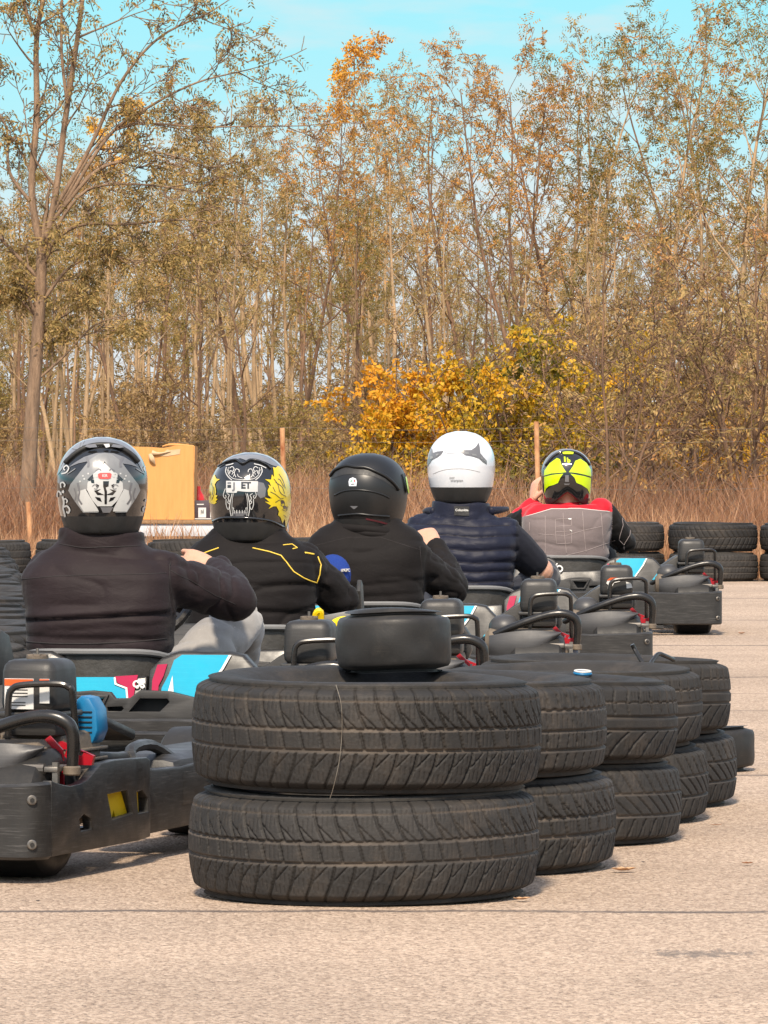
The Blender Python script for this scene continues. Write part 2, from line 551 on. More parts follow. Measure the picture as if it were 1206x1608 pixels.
# kinds for the wood: slim young trees of 6 m
KINDS = {
    'olive': [tree_kind(s, 6.0, [MAT_BARK], LF_OLIVE, 1, first=.42, r0=.055, keep=.46, tint0=.45) for s in (11, 12, 13)],
    'tan': [tree_kind(s, 6.0, [MAT_BARK], LF_TAN, 1, first=.45, r0=.05, keep=.38, tint0=.5) for s in (21, 22, 23)],
    'rust': [tree_kind(s, 6.0, [MAT_BARK_DARK], LF_ORANGE, 1, first=.42, r0=.05, keep=.6, tint0=.4, ll=.045, topbias=.35) for s in (31, 32)],
    'gold': [tree_kind(s, 6.0, [MAT_BARK], LF_GOLD, 1, wander=.05, lean=.01, first=.72, r0=.045, keep=.75, tint0=.5, ll=.05, lw=.03, kids=(10, 5, 3, 0), lenf=(.12, .19), topbias=.70, ang=(35, 75)) for s in (41,)],
    'bare': [tree_kind(s, 6.0, [MAT_BARK_DARK], LF_TAN, 1, first=.30, r0=.05, keep=.14, tint0=.4, kids=(13, 5, 4, 0)) for s in (51, 52)],
}
WORDS = {'olive': 'olive leaved slim tree', 'tan': 'tan leaved slim tree', 'rust': 'rusty orange topped slim tree', 'gold': 'bright gold topped tree', 'bare': 'nearly bare dark twigged tree'}
# (px, y of the top, distance, kind) read from the photograph's skyline
SKY = [(-40, 250, 82, 'tan'), (18, 268, 78, 'olive'), (70, 250, 84, 'tan'), (112, 230, 80, 'olive'), (165, 138, 92, 'gold'), (205, 225, 82, 'rust'), (250, 220, 76, 'tan'), (300, 190, 84, 'olive'),
       (345, 165, 80, 'tan'), (392, 128, 86, 'rust'), (430, 95, 84, 'tan'), (470, 135, 78, 'rust'), (512, 190, 82, 'olive'), (556, 38, 90, 'gold'), (590, 150, 80, 'rust'), (628, 118, 86, 'tan'),
       (668, 135, 82, 'bare'), (702, 118, 80, 'tan'), (742, 88, 84, 'rust'), (772, 92, 80, 'rust'), (806, 80, 86, 'bare'), (842, 66, 78, 'rust'), (880, 72, 82, 'rust'), (918, 78, 84, 'olive'), (952, 62, 80, 'olive'),
       (990, 48, 86, 'tan'), (1022, 15, 78, 'olive'), (1052, 55, 84, 'bare'), (1090, 60, 80, 'tan'), (1130, -22, 76, 'olive'), (1165, 40, 84, 'rust'), (1200, 20, 80, 'olive'), (1245, 30, 82, 'tan'), (1290, 60, 80, 'rust'), (-95, 240, 80, 'olive')]
rr_ = random.Random(3)
for i, (px, yt, d, kd) in enumerate(SKY):
    s = top_scale(yt, d, 6.0)
    k = KINDS[kd][i % len(KINDS[kd])]
    where = 'at the front of the wood'
    tall = 'reaching high into the sky' if yt < 60 else ('standing level with its neighbours' if yt < 160 else 'with a low crown')
    put_tree('slim_tree', k, (dpx(px, d), d, 0), rr_.uniform(0, 6.28), s * .95, s * .93, '%s, %s from the forked tree in the front row' % (WORDS[kd], ORD[i]), 'tree', 'slim young trees of the wood')
# deeper rows, lower in the picture so that pale sky shows between the stems
deep = []
for row, (d0, n, y0, y1) in enumerate(((98, 26, 250, 380), (112, 26, 300, 440), (70, 9, 330, 440))):
    for j in range(n):
        px = -120 + 1440 * (j + rr_.uniform(.1, .9)) / n
        deep.append((px, rr_.uniform(y0, y1) + (40 if px > 650 else 0), d0 + rr_.uniform(-4, 4), rr_.choice(['olive', 'tan', 'bare', 'tan', 'olive', 'rust'] if row != 2 else ['olive', 'tan', 'tan', 'bare']), row, j))
for px, yt, d, kd, row, j in deep:
    s = top_scale(yt, d, 6.0)
    k = KINDS[kd][j % len(KINDS[kd])]
    put_tree('slim_tree', k, (dpx(px, d), d, 0), rr_.uniform(0, 6.28), s * 1.0, s, '%s, %s from the forked tree in the %s row' % (WORDS[kd], ORD[j], ('middle', 'rearmost', 'foremost low')[row]), 'tree', 'slim young trees of the wood')

# slim bare poles between them: the vertical stems that fill the lower half of the wood
POLES = [tree_kind(s, 6.0, [MAT_BARK], LF_TAN, 1, first=.5, r0=.05, keep=.3, tint0=.5, kids=(8, 4, 2, 0), lenf=(.10, .2), wander=.07, lean=.05) for s in (71, 72, 73, 74)]
POLES += [tree_kind(s, 6.0, [MAT_BARK_DARK], LF_OLIVE, 1, first=.38, r0=.045, keep=.4, tint0=.4, kids=(9, 4, 2, 0), lenf=(.10, .2), wander=.08, lean=.07) for s in (75, 76)]
for row, (d0, n, y0, y1) in enumerate(((76, 32, 210, 330), (90, 34, 260, 380), (104, 36, 290, 420), (118, 37, 330, 450), (130, 37, 360, 470))):
    for j in range(n):
        px = -100 + 1400 * (j + rr_.uniform(.05, .95)) / n
        d = d0 + rr_.uniform(-5, 5); s = top_scale(rr_.uniform(y0, y1) + (50 if px > 620 else 0), d, 6.0)
        wd = rr_.uniform(.8, 1.35)
        put_tree('sapling_pole', POLES[(j * 5 + row) % 6], (dpx(px, d), d, 0), rr_.uniform(0, 6.28), s * wd, s, 'slender bare stem, %s from the forked tree in the %s rank of stems' % (ORD[j], ('front', 'second', 'third', 'fourth', 'rear')[row]), 'tree', 'slender bare stems of the wood')

# low twiggy shrubs along the foot of the wood
SHR = [tree_kind(s, 2.0, [MAT_BARK_DARK], LF_BRUSH, 1, ll=.06, lw=.022, nl=8, first=.05, kids=(16, 6, 3, 0), lenf=(.4, .7), r0=.022, keep=.3, tint0=.45, ang=(25, 60), wander=.22) for s in (61, 62, 63)]
SHR_O = [tree_kind(s, 2.0, [MAT_BARK_DARK], LF_OLIVE, 1, ll=.06, lw=.022, nl=8, first=.05, kids=(16, 6, 3, 0), lenf=(.4, .7), r0=.022, keep=.4, tint0=.5, ang=(25, 60), wander=.22) for s in (64, 65)]
k_ = 0
for d, n, h0, h1 in ((66, 8, .8, 1.3), (74, 7, 1.0, 1.6), (90, 6, 1.3, 2.0)):
    for j in range(n):
        px = -110 + 1430 * (j + rr_.uniform(.2, .8)) / n
        s = rr_.uniform(h0, h1) / 2.0
        ol = rr_.random() < .4
        kk = (SHR_O if ol else SHR)[j % (2 if ol else 3)]
        put_tree('shrub', kk, (dpx(px, d), d, 0), rr_.uniform(0, 6.28), s * 1.25, s, '%s low shrub, %s along the %s band of undergrowth' % ('olive' if ol else 'brown twiggy', ORD[j], {66: 'front', 74: 'middle', 90: 'back'}[d]), 'shrub', 'undergrowth at the foot of the wood')
# the far wood: a mass behind the last row that nobody could count
n = 34000
P = np.empty((n, 3)); P[:, 0] = rng.uniform(-14, 15, n); P[:, 1] = rng.uniform(134, 160, n)
P[:, 2] = np.abs(rng.normal(0, 1.0, n)) * 1.35 + .02 + .5 * (np.sin(P[:, 0] * 1.7) + np.sin(P[:, 0] * .63 + 1)) * rng.random(n)
P[:, 2] = np.abs(P[:, 2])
PP, DD, L, W = pinnate(P, rng.normal(size=(n, 3)), 8, .10, .045, .4, rng)
tag(link('far_wood', leaf_mesh('far_wood', PP, DD, L, W, np.clip(.35 + rng.normal(size=len(PP)) * .2, 0, 1), [LF_BRUSH])), kind='stuff')

n = 22000
P = np.empty((n, 3)); P[:, 0] = rng.uniform(13, 48, n) * rng.choice([-1, 1], n); P[:, 1] = rng.uniform(95, 160, n)
P[:, 2] = np.abs(rng.normal(0, 1.0, n)) * 2.6 + .05 + 1.2 * rng.random(n) * (1 + np.sin(P[:, 0] * .8))
PP, DD, L, W = pinnate(P, rng.normal(size=(n, 3)), 8, .14, .06, .4, rng)
tag(link('flanking_wood', leaf_mesh('flanking_wood', PP, DD, L, W, np.clip(.4 + rng.normal(size=len(PP)) * .22, 0, 1), [LF_BRUSH])), kind='stuff')

# ---- the big forked tree at left
r = np.random.default_rng(5)
mb = MB(); tips = []
TD = 47.0
def TP(px, py, dy=0): return at(px, py, TD) + Vector((0, dy, 0))
def limb(pts, r0, r1, kids=7, sub=.34, dd=1, first=.2, ang=(28, 62)):
    P = catmull(pts, 5)
    n = len(P)
    rad = [r0 + (r1 - r0) * (i / (n - 1)) for i in range(n)]
    mb.tube(P, rad, 7, 0, caps=False)
    L = sum((P[i + 1] - P[i]).length for i in range(n - 1))
    for k in range(kids):
        f = first + (1 - first) * (k + r.uniform(0, 1)) / kids
        i = min(int(f * (n - 1)), n - 2)
        ax = (P[i + 1] - P[i]).normalized()
        a = R(r.uniform(*ang)); o = ax.orthogonal().normalized(); o.rotate(Matrix.Rotation(2.4 * k + r.uniform(-.5, .5), 3, ax))
        grow(r, mb, P[i], ax * math.cos(a) + o * math.sin(a), L * sub * r.uniform(.6, 1.2), max(.006, rad[i] * .5), dd, tips, wander=.2, upb=.04, kids=(7, 5, 4, 0), lenf=(.35, .6), ang=(28, 60))
    grow(r, mb, P[-1], (P[-1] - P[-2]).normalized(), L * .25, r1, 2, tips, wander=.2, upb=.04)
limb([TP(38, 862), TP(44, 760), TP(51, 640), TP(61, 500), TP(66, 400)], .073, .045, kids=3, sub=.25, first=.6)
base = TP(66, 400)
limb([base, TP(50, 300), TP(58, 180), TP(58, 60), TP(75, -30)], 0.03536, 0.0176, kids=7)
limb([base, TP(85, 320), TP(104, 180), TP(122, 60), TP(135, -40)], 0.03264, 0.016, kids=7)
limb([TP(58, 60), TP(42, 20), TP(30, -30)], 0.017, 0.012, kids=4)
limb([TP(106, 165), TP(97, 80), TP(98, -20)], 0.01496, 0.0096, kids=4)
limb([TP(85, 330), TP(140, 235), TP(190, 130), TP(250, 60), TP(330, 20)], 0.0204, 0.0064, kids=8, sub=.26)
limb([TP(90, 340), TP(170, 215), TP(240, 165), TP(310, 130), TP(390, 110)], 0.01768, 0.0048, kids=8, sub=.24)
limb([TP(80, 350), TP(150, 270), TP(210, 250), TP(250, 240), TP(350, 270)], 0.01904, 0.0048, kids=7, sub=.26)
limb([TP(78, 372), TP(135, 300), TP(220, 290), TP(330, 305)], 0.01768, 0.0048, kids=7, sub=.26)
limb([TP(70, 395), TP(120, 355), TP(200, 352), TP(300, 345), TP(360, 360)], 0.0204, 0.0048, kids=8, sub=.24)
limb([TP(90, 330), TP(180, 205), TP(330, 200), TP(480, 198)], 0.0136, 0.004, kids=8, sub=.18)
limb([TP(64, 440), TP(30, 405), TP(-10, 360), TP(-40, 300)], 0.0204, 0.0096, kids=5)
limb([TP(50, 320), TP(15, 270), TP(10, 200), TP(-25, 150)], 0.01632, 0.0072, kids=6)
limb([TP(62, 480), TP(110, 420), TP(170, 400), TP(260, 430)], 0.01632, 0.0048, kids=7, sub=.3)
limb([TP(60, 500), TP(20, 460), TP(-20, 440)], 0.0136, 0.0064, kids=6, sub=.4)
limb([TP(55, 600), TP(100, 560), TP(150, 510), TP(220, 490)], 0.01224, 0.004, kids=6, sub=.32)
tree = empty('forked_tree', TP(38, 862)); tree.location.z = 0
inv = Matrix.Translation(-tree.location)
MAT_BARK_FORK = pmat('bark_greyish_tan', (.33, .215, .135), (.14, .09, .058), sc=7, rough=.9, bump=.9, bsc=34, bdist=.02, stretch=(3, 3, .5))
wood = mb.mesh('trunk', [MAT_BARK_FORK], 0); wood.transform(inv); link('trunk', wood, tree)
tp = [(p, d) for p, d, k in tips if r.random() < (.30 if p.z < 2.7 else .13)]
P = np.array([tuple(p) for p, d in tp]); D = np.array([tuple(d) for p, d in tp]) + r.normal(size=(len(tp), 3)) * .6
PP, DD, L, W = pinnate(P, D, 10, .044, .017, .7, r)
cm = leaf_mesh('crown', PP, DD, L, W, np.clip(.45 + r.normal(size=len(PP)) * .22, 0, 1), [LF_TAN]); cm.transform(inv)
link('crown', cm, tree)
tag(tree, 'tall forked tree with reddish brown stems and drooping tan leaves behind the tyre wall', 'tree')

# ---- the golden bush and the thin saplings at right
def bush(name, px, ybase, d, kindargs, label, cat, s=1.0, rz=0.0):
    e = put_tree(name, kindargs, (dpx(px, d), d, 0), rz, s, s, label, cat)
    return e
def many_stem(seed, H, spread, n, leafm, bark, keep, ll, lw, nl, tint0, per=1, kids=(8, 5, 3, 0), clump=None, upb=.05):
    r = np.random.default_rng(seed); mb = MB(); tips = []
    for i in range(n):
        a = 2 * PI * i / n + r.uniform(-.4, .4); sp_ = r.uniform(.15, 1) * spread
        d = Vector((math.cos(a) * sp_, math.sin(a) * sp_, 1)).normalized()
        grow(r, mb, (math.cos(a) * .12 * r.random(), math.sin(a) * .12 * r.random(), -.03), d, H * r.uniform(.75, 1.1), .022, 0, tips, wander=.2, upb=upb, kids=kids, first=.22, lenf=(.25, .45))
    wood = mb.mesh('trunk', [bark], 0)
    def kp(p):
        if clump is None: return keep
        q = noise.noise(Vector(p) * clump + Vector((seed, 0, 0)))
        return keep * min(1.0, max(.05, .5 + q * 2.4))
    tp = [(p, d) for p, d, k in tips if r.random() < kp(p)]
    P = np.array([tuple(p) for p, d in tp] * per); D = np.array([tuple(d) for p, d in tp] * per) + r.normal(size=(len(tp) * per, 3)) * .9
    P = P + r.normal(size=P.shape) * .03
    PP, DD, L, W = pinnate(P, D, nl, ll, lw, .4, r)
    tint = np.clip(tint0 + .35 * np.sin(PP[:, 0] * 2.3 + seed) * np.sin(PP[:, 2] * 3.1) + r.normal(size=len(PP)) * .2, 0, 1)
    return wood, leaf_mesh('crown', PP, DD, L, W, tint, [leafm])
BU = many_stem(81, 1.55, 1.05, 11, LF_BUSH, MAT_BARK_DARK, .72, .05, .034, 4, .55, 1, clump=1.9)
bush('golden_bush', 638, 800, 56, BU, 'golden yellow leaved bush behind the white helmeted driver', 'bush', 1.08, .3)
BU2 = many_stem(82, 1.85, .8, 11, LF_BUSH, MAT_BARK_DARK, .66, .05, .034, 4, .56, 1, clump=1.9)
bush('golden_bush', 818, 800, 55, BU2, 'orange and olive bush behind the neon helmeted driver, taller than the golden one', 'bush', 1.06, 1.9)
SAP = many_stem(83, 2.5, .35, 5, LF_TAN, MAT_BARK_DARK, .08, .045, .017, 10, .6, 1, kids=(9, 4, 3, 0))
SAP2 = many_stem(84, 2.1, .45, 7, LF_BRUSH, MAT_BARK_DARK, .11, .045, .017, 10, .6, 1, kids=(9, 4, 3, 0))
for i, (px, d, k, s, lb) in enumerate(((962, 50, SAP, 1.0, 'thin sapling cluster with reddish stems right of the neon helmet'), (1075, 53, SAP2, 1.15, 'brown leaved sapling cluster above the far tyre wall'), (1170, 51, SAP, 1.1, 'tall sapling cluster by the edge above the far tyre wall'), (1010, 58, SAP2, 1.3, 'denser brown sapling behind the reddish stems'),
                                       (1130, 60, BU2, .8, 'olive yellow bush behind the saplings'), (905, 60, SAP2, 1.2, 'brown sapling between the orange bush and reddish stems'), (1215, 57, SAP2, 1.3, 'brown sapling cut by the picture edge'), (590, 63, SAP2, 1.0, 'brown thicket beside the golden bush'))):
    bush('sapling' if k is not BU2 else 'golden_bush', px, 840, d, k, lb, 'sapling' if k is not BU2 else 'bush', s, i * 1.3)

# ---- tall dry grass
MAT_GRASS = leaf_mat('dry_grass', [(.20, .095, .052), (.35, .18, .095), (.48, .27, .145), (.62, .42, .24)], .3)
def grass(name, n, x0, x1, y0, y1, h0, h1, wid, tint0, seed):
    r = np.random.default_rng(seed)
    X = r.uniform(x0, x1, n); Y = y0 + (y1 - y0) * r.random(n) ** 1.3
    hmod = .8 + .2 * np.sin(X * 2.1 + Y * .4) + .12 * np.sin(X * 5.3 - Y)
    H = r.uniform(h0, h1, n) * hmod
    lean = r.normal(size=(n, 2)) * .22
    a = r.uniform(0, PI, n); w = wid * r.uniform(.6, 1.4, n)
    V = np.empty((n, 5, 3))
    cx, sx = np.cos(a) * w, np.sin(a) * w
    V[:, 0] = np.stack([X - cx, Y - sx, 0 * X], 1); V[:, 1] = np.stack([X + cx, Y + sx, 0 * X], 1)
    mx, my = X + lean[:, 0] * H * .35, Y + lean[:, 1] * H * .35
    V[:, 2] = np.stack([mx + cx * .8, my + sx * .8, H * .6], 1); V[:, 3] = np.stack([mx - cx * .8, my - sx * .8, H * .6], 1)
    V[:, 4] = np.stack([X + lean[:, 0] * H, Y + lean[:, 1] * H, H], 1)
    b = np.arange(n) * 5
    F3 = np.concatenate([np.stack([b, b + 1, b + 2], 1), np.stack([b, b + 2, b + 3], 1), np.stack([b + 3, b + 2, b + 4], 1)])
    tint = np.clip(tint0 + r.normal(size=n) * .2 + .12 * np.sin(X * 1.3 + 2), 0, 1)
    return tag(link(name, np_mesh(name, V.reshape(-1, 3), F3, [MAT_GRASS], {'tint': np.repeat(tint, 5)})), kind='stuff')
grass('tall_dry_grass', 60000, -6, 6.5, 45, 70, .4, .85, .0045, .38, 1)
grass('short_dry_grass', 32000, -6, 6, 39.2, 46, .12, .5, .004, .72, 2)
# ------------------------------------------------------------------ tyres
def tyre_mat(name, c1, c2, dirt, rough=.7, bump=.35):
    m, t, p, co, out = base_mat(name)
    n1 = t.noise(co, 7, 5, .6); n2 = t.noise(co, 40, 4, .65)
    oi = t.n('ShaderNodeObjectInfo')
    col = t.mix(t.ramp(n1, [(.32, 0.0), (.68, 1.0)]), c1, c2)
    a = t.n('ShaderNodeAttribute', attribute_name='groove')
    n3 = t.noise(co, 3.2, 3, .6)
    df = t.math('MULTIPLY', a.outputs['Fac'], t.ramp(n3, [(.38, .12), (.66, .85)]))
    col = t.mix(df, col, dirt)
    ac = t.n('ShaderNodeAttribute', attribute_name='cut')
    col = t.mix(t.math('MULTIPLY', ac.outputs['Fac'], .66), col, (.006, .0055, .0055))  # ambient shade inside the cut grooves, painted into the rubber colour
    du = t.math('MULTIPLY', t.ramp(t.noise(co, 9, 6, .75), [(.5, 0.0), (.74, 1.0)]), .30)
    col = t.mix(du, col, dirt)
    # pale scuffs running round the tread
    sn = t.noise(t.scaled(co, (5, 5, 90)), 5, 5, .7)
    col = t.mix(t.math('MULTIPLY', t.ramp(sn, [(.6, 0.0), (.74, 1.0)]), .2), col, tuple(x * 1.5 for x in dirt))
    sh = t.math('ADD', .82, t.math('MULTIPLY', oi.outputs['Random'], .36))
    col = t.mix(1.0, col, sh, 'MULTIPLY')
    t.l(col, p.inputs['Base Color'])
    rg = t.n('ShaderNodeMapRange'); t.l(n2, rg.inputs[0]); rg.inputs[3].default_value = rough - .18; rg.inputs[4].default_value = rough + .15
    t.l(rg.outputs[0], p.inputs['Roughness'])
    p.inputs['Specular IOR Level'].default_value = .28
    b = t.n('ShaderNodeBump'); b.inputs['Strength'].default_value = bump; b.inputs['Distance'].default_value = .004
    t.l(t.math('ADD', n2, t.math('MULTIPLY', t.noise(co, 160, 3, .7), .5)), b.inputs['Height']); t.l(b.outputs[0], p.inputs['Normal'])
    return m
MAT_TYRE = tyre_mat('tyre_rubber', (.029, .0268, .0255), (.018, .0172, .0168), (.115, .09, .07))
MAT_TYRE_OLD = tyre_mat('tyre_rubber_dusty', (.038, .0345, .032), (.025, .0235, .0225), (.115, .094, .077), .8)
MAT_SLICK = tyre_mat('kart_tyre_rubber', (.022, .021, .0205), (.015, .0145, .0145), (.07, .06, .05), .5, .08)


def sstep(x, e0, e1):
    q = np.clip((x - e0) / (e1 - e0 + 1e-9), 0, 1)
    return q * q * (3 - 2 * q)


def tread(th, v, R_, W, zones, circ, seed):
    """groove depth 0..1 over angle th and across v (0 bottom .. 1 top)"""
    D = np.zeros_like(th)
    for c, wd, wav, nw in circ:
        cc = c + wav * np.abs(((th / (2 * PI) * nw) % 1.0) * 2 - 1)
        x = np.abs(v - cc) * W
        D = np.maximum(D, 1 - sstep(x, wd * .35, wd * .5))
    rnd = np.random.default_rng(seed)
    for z in zones:
        v0, v1 = z['v']
        q = (v - v0) / (v1 - v0)
        ins = (q > 0) & (q < 1)
        for (N, slant, curve, wd, a0, a1, dep, off) in z['lat']:
            ph = th / (2 * PI) * N + slant * q + curve * q * q + off
            x = np.abs((ph % 1.0) - .5) * (2 * PI * R_ / N)
            k = 1 - sstep(x, wd * .35, wd * .55)
            cov = sstep(q, a0 - .02, a0 + .02) * (1 - sstep(q, a1 - .02, a1 + .02))
            D = np.maximum(D, np.where(ins, k * cov * dep, 0))
    return D


def tyre_mesh(name, R_, W, rin, zones, circ, seed, nth, nv, depth=.0070, mat=None, slick=False, crown=.012, squash=0.0):
    prof = []  # (r, z, v or -1)
    hw = W / 2; tw = hw * .90
    shoulder = .030 if not slick else .030
    for a, b in ((rin + .004, -hw * .60), (rin, -hw * .66), (rin + .012, -hw * .74), (rin + (R_ - rin) * .28, -hw * .93), (rin + (R_ - rin) * .48, -hw * 1.0), (rin + (R_ - rin) * .66, -hw * .985), (R_ - shoulder * 1.05, -hw * .955)):
        prof.append((a, b, -1))
    for i in range(nv + 1):
        v = i / nv; z = -tw + 2 * tw * v
        e = abs(v - .5) * 2
        r = R_ - crown * e ** 2.2
        edge = max(0, (e - .84) / .16)
        r -= shoulder * .85 * edge ** 2.0
        prof.append((r, z, v))
    for a, b in ((R_ - shoulder * 1.05, hw * .955), (rin + (R_ - rin) * .66, hw * .985), (rin + (R_ - rin) * .48, hw * 1.0), (rin + (R_ - rin) * .28, hw * .93), (rin + .012, hw * .74), (rin, hw * .66), (rin + .004, hw * .60)):
        prof.append((a, b, -1))
    for a, b in ((rin + (R_ - rin) * .3, hw * .84), (R_ - .05, hw * .86), (R_ - .022, hw * .6), (R_ - .018, 0), (R_ - .022, -hw * .6), (R_ - .05, -hw * .86), (rin + (R_ - rin) * .3, -hw * .84)):
        prof.append((a, b, -2))
    pr = np.array(prof); m = len(pr)
    th = np.linspace(0, 2 * PI, nth, endpoint=False)
    TH, RR = np.meshgrid(th, pr[:, 0], indexing='ij'); _, ZZ = np.meshgrid(th, pr[:, 1], indexing='ij'); _, VV = np.meshgrid(th, pr[:, 2], indexing='ij')
    RR = RR.copy(); ZZ = ZZ.copy()
    G = np.zeros_like(RR); CUT_SHADE = np.zeros_like(RR)
    if not slick:
        isT = VV >= 0
        D = tread(TH, np.where(isT, VV, .5), R_, W, zones, circ, seed)
        wear = .75 + .25 * np.sin(TH * 2 + seed) * np.sin(VV * 3)
        D = np.where(isT, D, 0)
        RR -= D * depth * wear
        CUT_SHADE = D.copy()  # mask for the groove shade painted by the tyre material
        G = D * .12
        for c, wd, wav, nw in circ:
            ck = np.where(isT, 1 - sstep(np.abs(VV - c) * W, .002, wd * .8), 0); CUT_SHADE = CUT_SHADE * (1 - .75 * ck); G = np.maximum(G, np.where(isT, 1 - sstep(np.abs(VV - c) * W, .002, wd * .8), 0))
    else:
        rs = np.random.default_rng(seed)
        RR += np.where(VV >= 0, .0012 * np.sin(TH * 5 + seed) * np.sin(VV * 9), 0)
    # moulded rings and faint lettering relief on the sidewalls
    sw = (VV == -1)
    RR0 = (RR - rin) / (R_ - rin)
    ZZ += np.where(sw & (RR0 > .3), np.sign(ZZ) * .0012 * np.sin(RR0 * 60), 0)
    # a worn tyre is never a perfect ring
    RR *= 1 + .004 * np.sin(2 * TH + seed) + .002 * np.sin(3 * TH + 2 * seed)
    ZZ = ZZ + .003 * np.sin(2 * TH + seed * 1.7)
    ZZ = np.maximum(ZZ, -hw)
    V = np.stack([RR * np.cos(TH), RR * np.sin(TH), ZZ], -1).reshape(-1, 3)
    i = np.arange(nth)[:, None]; j = np.arange(m)[None, :]
    i2 = (i + 1) % nth; j2 = (j + 1) % m
    Fq = np.stack([i * m + j, i2 * m + j, i2 * m + j2, i * m + j2], -1).reshape(-1, 4)
    return np_mesh(name, V, Fq, [mat or MAT_TYRE], {'groove': G.reshape(-1), 'cut': CUT_SHADE.reshape(-1)}, smooth=True)


def Z(v0, v1, *lat): return {'v': (v0, v1), 'lat': lat}
# lateral groove: (count, slant, curve, width, from, to, depth, offset)
PAT = {
    'winter': (  # nearest stack: slanted lugs above and below a blocky middle rib
        [Z(.60, 1.0, (54, 1.2, -.55, .0068, .04, 1, 1, 0), (54, 2.1, .0, .004, .05, .45, .8, .45), (216, .3, .0, .0016, .2, .8, .4, 0)),
         Z(.40, .60, (54, .25, .0, .0062, 0, 1, .9, .1), (216, 0, 0, .0015, .15, .85, .35, 0)),
         Z(.0, .40, (54, -1.25, .55, .0068, 0, .94, 1, .2), (54, -2.2, .2, .004, .55, .92, .8, .75), (216, -.6, .0, .0016, .2, .85, .4, .2))],
        [(.60, .008, .012, 62), (.395, .010, .0, 1), (.88, .0025, .0, 1)]),
    'rib': (
        [Z(.74, 1, (70, .3, .0, .0045, .15, 1, .9, 0), (210, .15, 0, .0016, .1, .9, .45, 0)), Z(.50, .72, (140, .2, 0, .0022, .1, .9, .5, 0)), Z(.28, .48, (70, -.2, 0, .004, 0, 1, .75, .3), (210, 0, 0, .0016, .1, .9, .4, 0)), Z(0, .26, (70, -.3, 0, .0045, 0, .85, .9, .5))],
        [(.73, .0075, .006, 70), (.49, .0085, .004, 70), (.27, .0075, .006, 70)]),
    'arc': (
        [Z(.60, 1, (52, .5, -.7, .005, .05, 1, .9, 0), (208, .2, 0, .0015, .3, .8, .35, 0)), Z(.43, .56, (1, 0, 0, .0001, 0, 1, 0, 0)), Z(0, .40, (40, -.2, -.9, .0085, 0, .95, 1, .2), (160, -.3, 0, .002, .2, .7, .4, .2))],
        [(.58, .008, 0, 1), (.41, .0075, 0, 1), (.77, .0035, .008, 52)]),
    'vee': (
        [Z(.66, 1, (56, 1.1, -.2, .006, 0, 1, .9, 0), (224, .4, 0, .0016, .2, .8, .4, .1)), Z(.36, .64, (56, 1.6, 0, .0055, .05, .95, .9, .2)), Z(0, .34, (56, -.6, 0, .0065, 0, .9, .95, .4), (224, 0, 0, .0016, .2, .8, .4, 0))],
        [(.65, .0075, .0, 1), (.35, .008, 0, 1)]),
    'herring': (
        [Z(.5, 1, (46, 1.5, -.3, .009, .02, 1, 1, 0)), Z(0, .5, (46, -1.5, .3, .009, 0, .98, 1, .9))],
        [(.5, .006, 0, 1), (.8, .004, 0, 1), (.2, .004, 0, 1)]),
}
TM = {}
def tyre_kind(key, pat, R_, W, rin, seed, nth, nv, mat=None, crown=.012):
    z, c = PAT[pat]
    TM[key] = (tyre_mesh('tyre', R_, W, rin, z, c, seed, nth, nv, mat=mat, crown=crown), W, R_)
tyre_kind('n1', 'winter', .357, .224, .205, 1, 1100, 96)
tyre_kind('n2', 'winter', .357, .222, .205, 2, 1100, 96, crown=.016)
tyre_kind('rib', 'rib', .335, .205, .195, 3, 820, 64)
tyre_kind('arc', 'arc', .330, .190, .19, 4, 820, 64)
tyre_kind('vee', 'vee', .330, .187, .19, 5, 820, 64)
tyre_kind('wint', 'winter', .335, .208, .195, 6, 820, 64)
tyre_kind('arc2', 'arc', .325, .188, .19, 7, 820, 64, MAT_TYRE_OLD)
tyre_kind('vee2', 'vee', .325, .186, .19, 8, 820, 64, MAT_TYRE_OLD)
tyre_kind('farh', 'herring', .305, .195, .18, 9, 460, 40)
tyre_kind('farr', 'rib', .305, .195, .18, 10, 460, 40, MAT_TYRE_OLD)
tyre_kind('farv', 'vee', .30, .195, .18, 11, 460, 40, MAT_TYRE_OLD)
tyre_kind('fara', 'arc', .305, .195, .18, 12, 460, 40)


def put_tyre(key, x, y, z, rz, label, group=None, tx=0.0, ty=0.0):
    me, W, R_ = TM[key]
    o = link('tyre', me)
    o.location = (x, y, z + W / 2 + .004); o.rotation_euler = (tx, ty, rz)
    return tag(o, label, 'tyre', group)


GF = 'tyres stacked in pairs in front'
# nearest stack (tilts slightly, right side higher)
put_tyre('n2', -.042, 11.69, .0, .6, 'lower tyre of the nearest and widest stack, lying on the asphalt', GF, 0, R(-.0))
put_tyre('n1', -.036, 11.69, .224, 2.1, 'upper tyre of the nearest stack, carrying the small slick tyre', GF, R(.5), R(-1.3))
put_tyre('wint', .170, 12.46, .0, 1.2, 'lower tyre of the second stack, with a pale line round its tread', GF)
put_tyre('rib', .148, 12.42, .209, .3, 'upper tyre of the second stack, with rows of small worn blocks', GF, R(.6), R(-.6))
put_tyre('vee', .362, 13.33, .0, 2.2, 'lower tyre of the third stack, with diagonal cuts across its tread', GF)
put_tyre('arc', .352, 13.30, .189, 1.1, 'upper tyre of the third stack, with two ribs and curved cuts', GF, R(.4), R(.5))
put_tyre('vee2', .470, 14.05, .0, .2, 'lower tyre of the narrow fourth stack, squeezed between third and last', GF)
put_tyre('arc2', .455, 14.02, .187, 3.2, 'upper tyre of the narrow showing fourth stack, with a smooth rib', GF, R(-.4), R(.3))
put_tyre('vee', .575, 14.68, .0, 4.0, 'lower tyre of the last front stack, beside the kart tyre on the asphalt', GF)
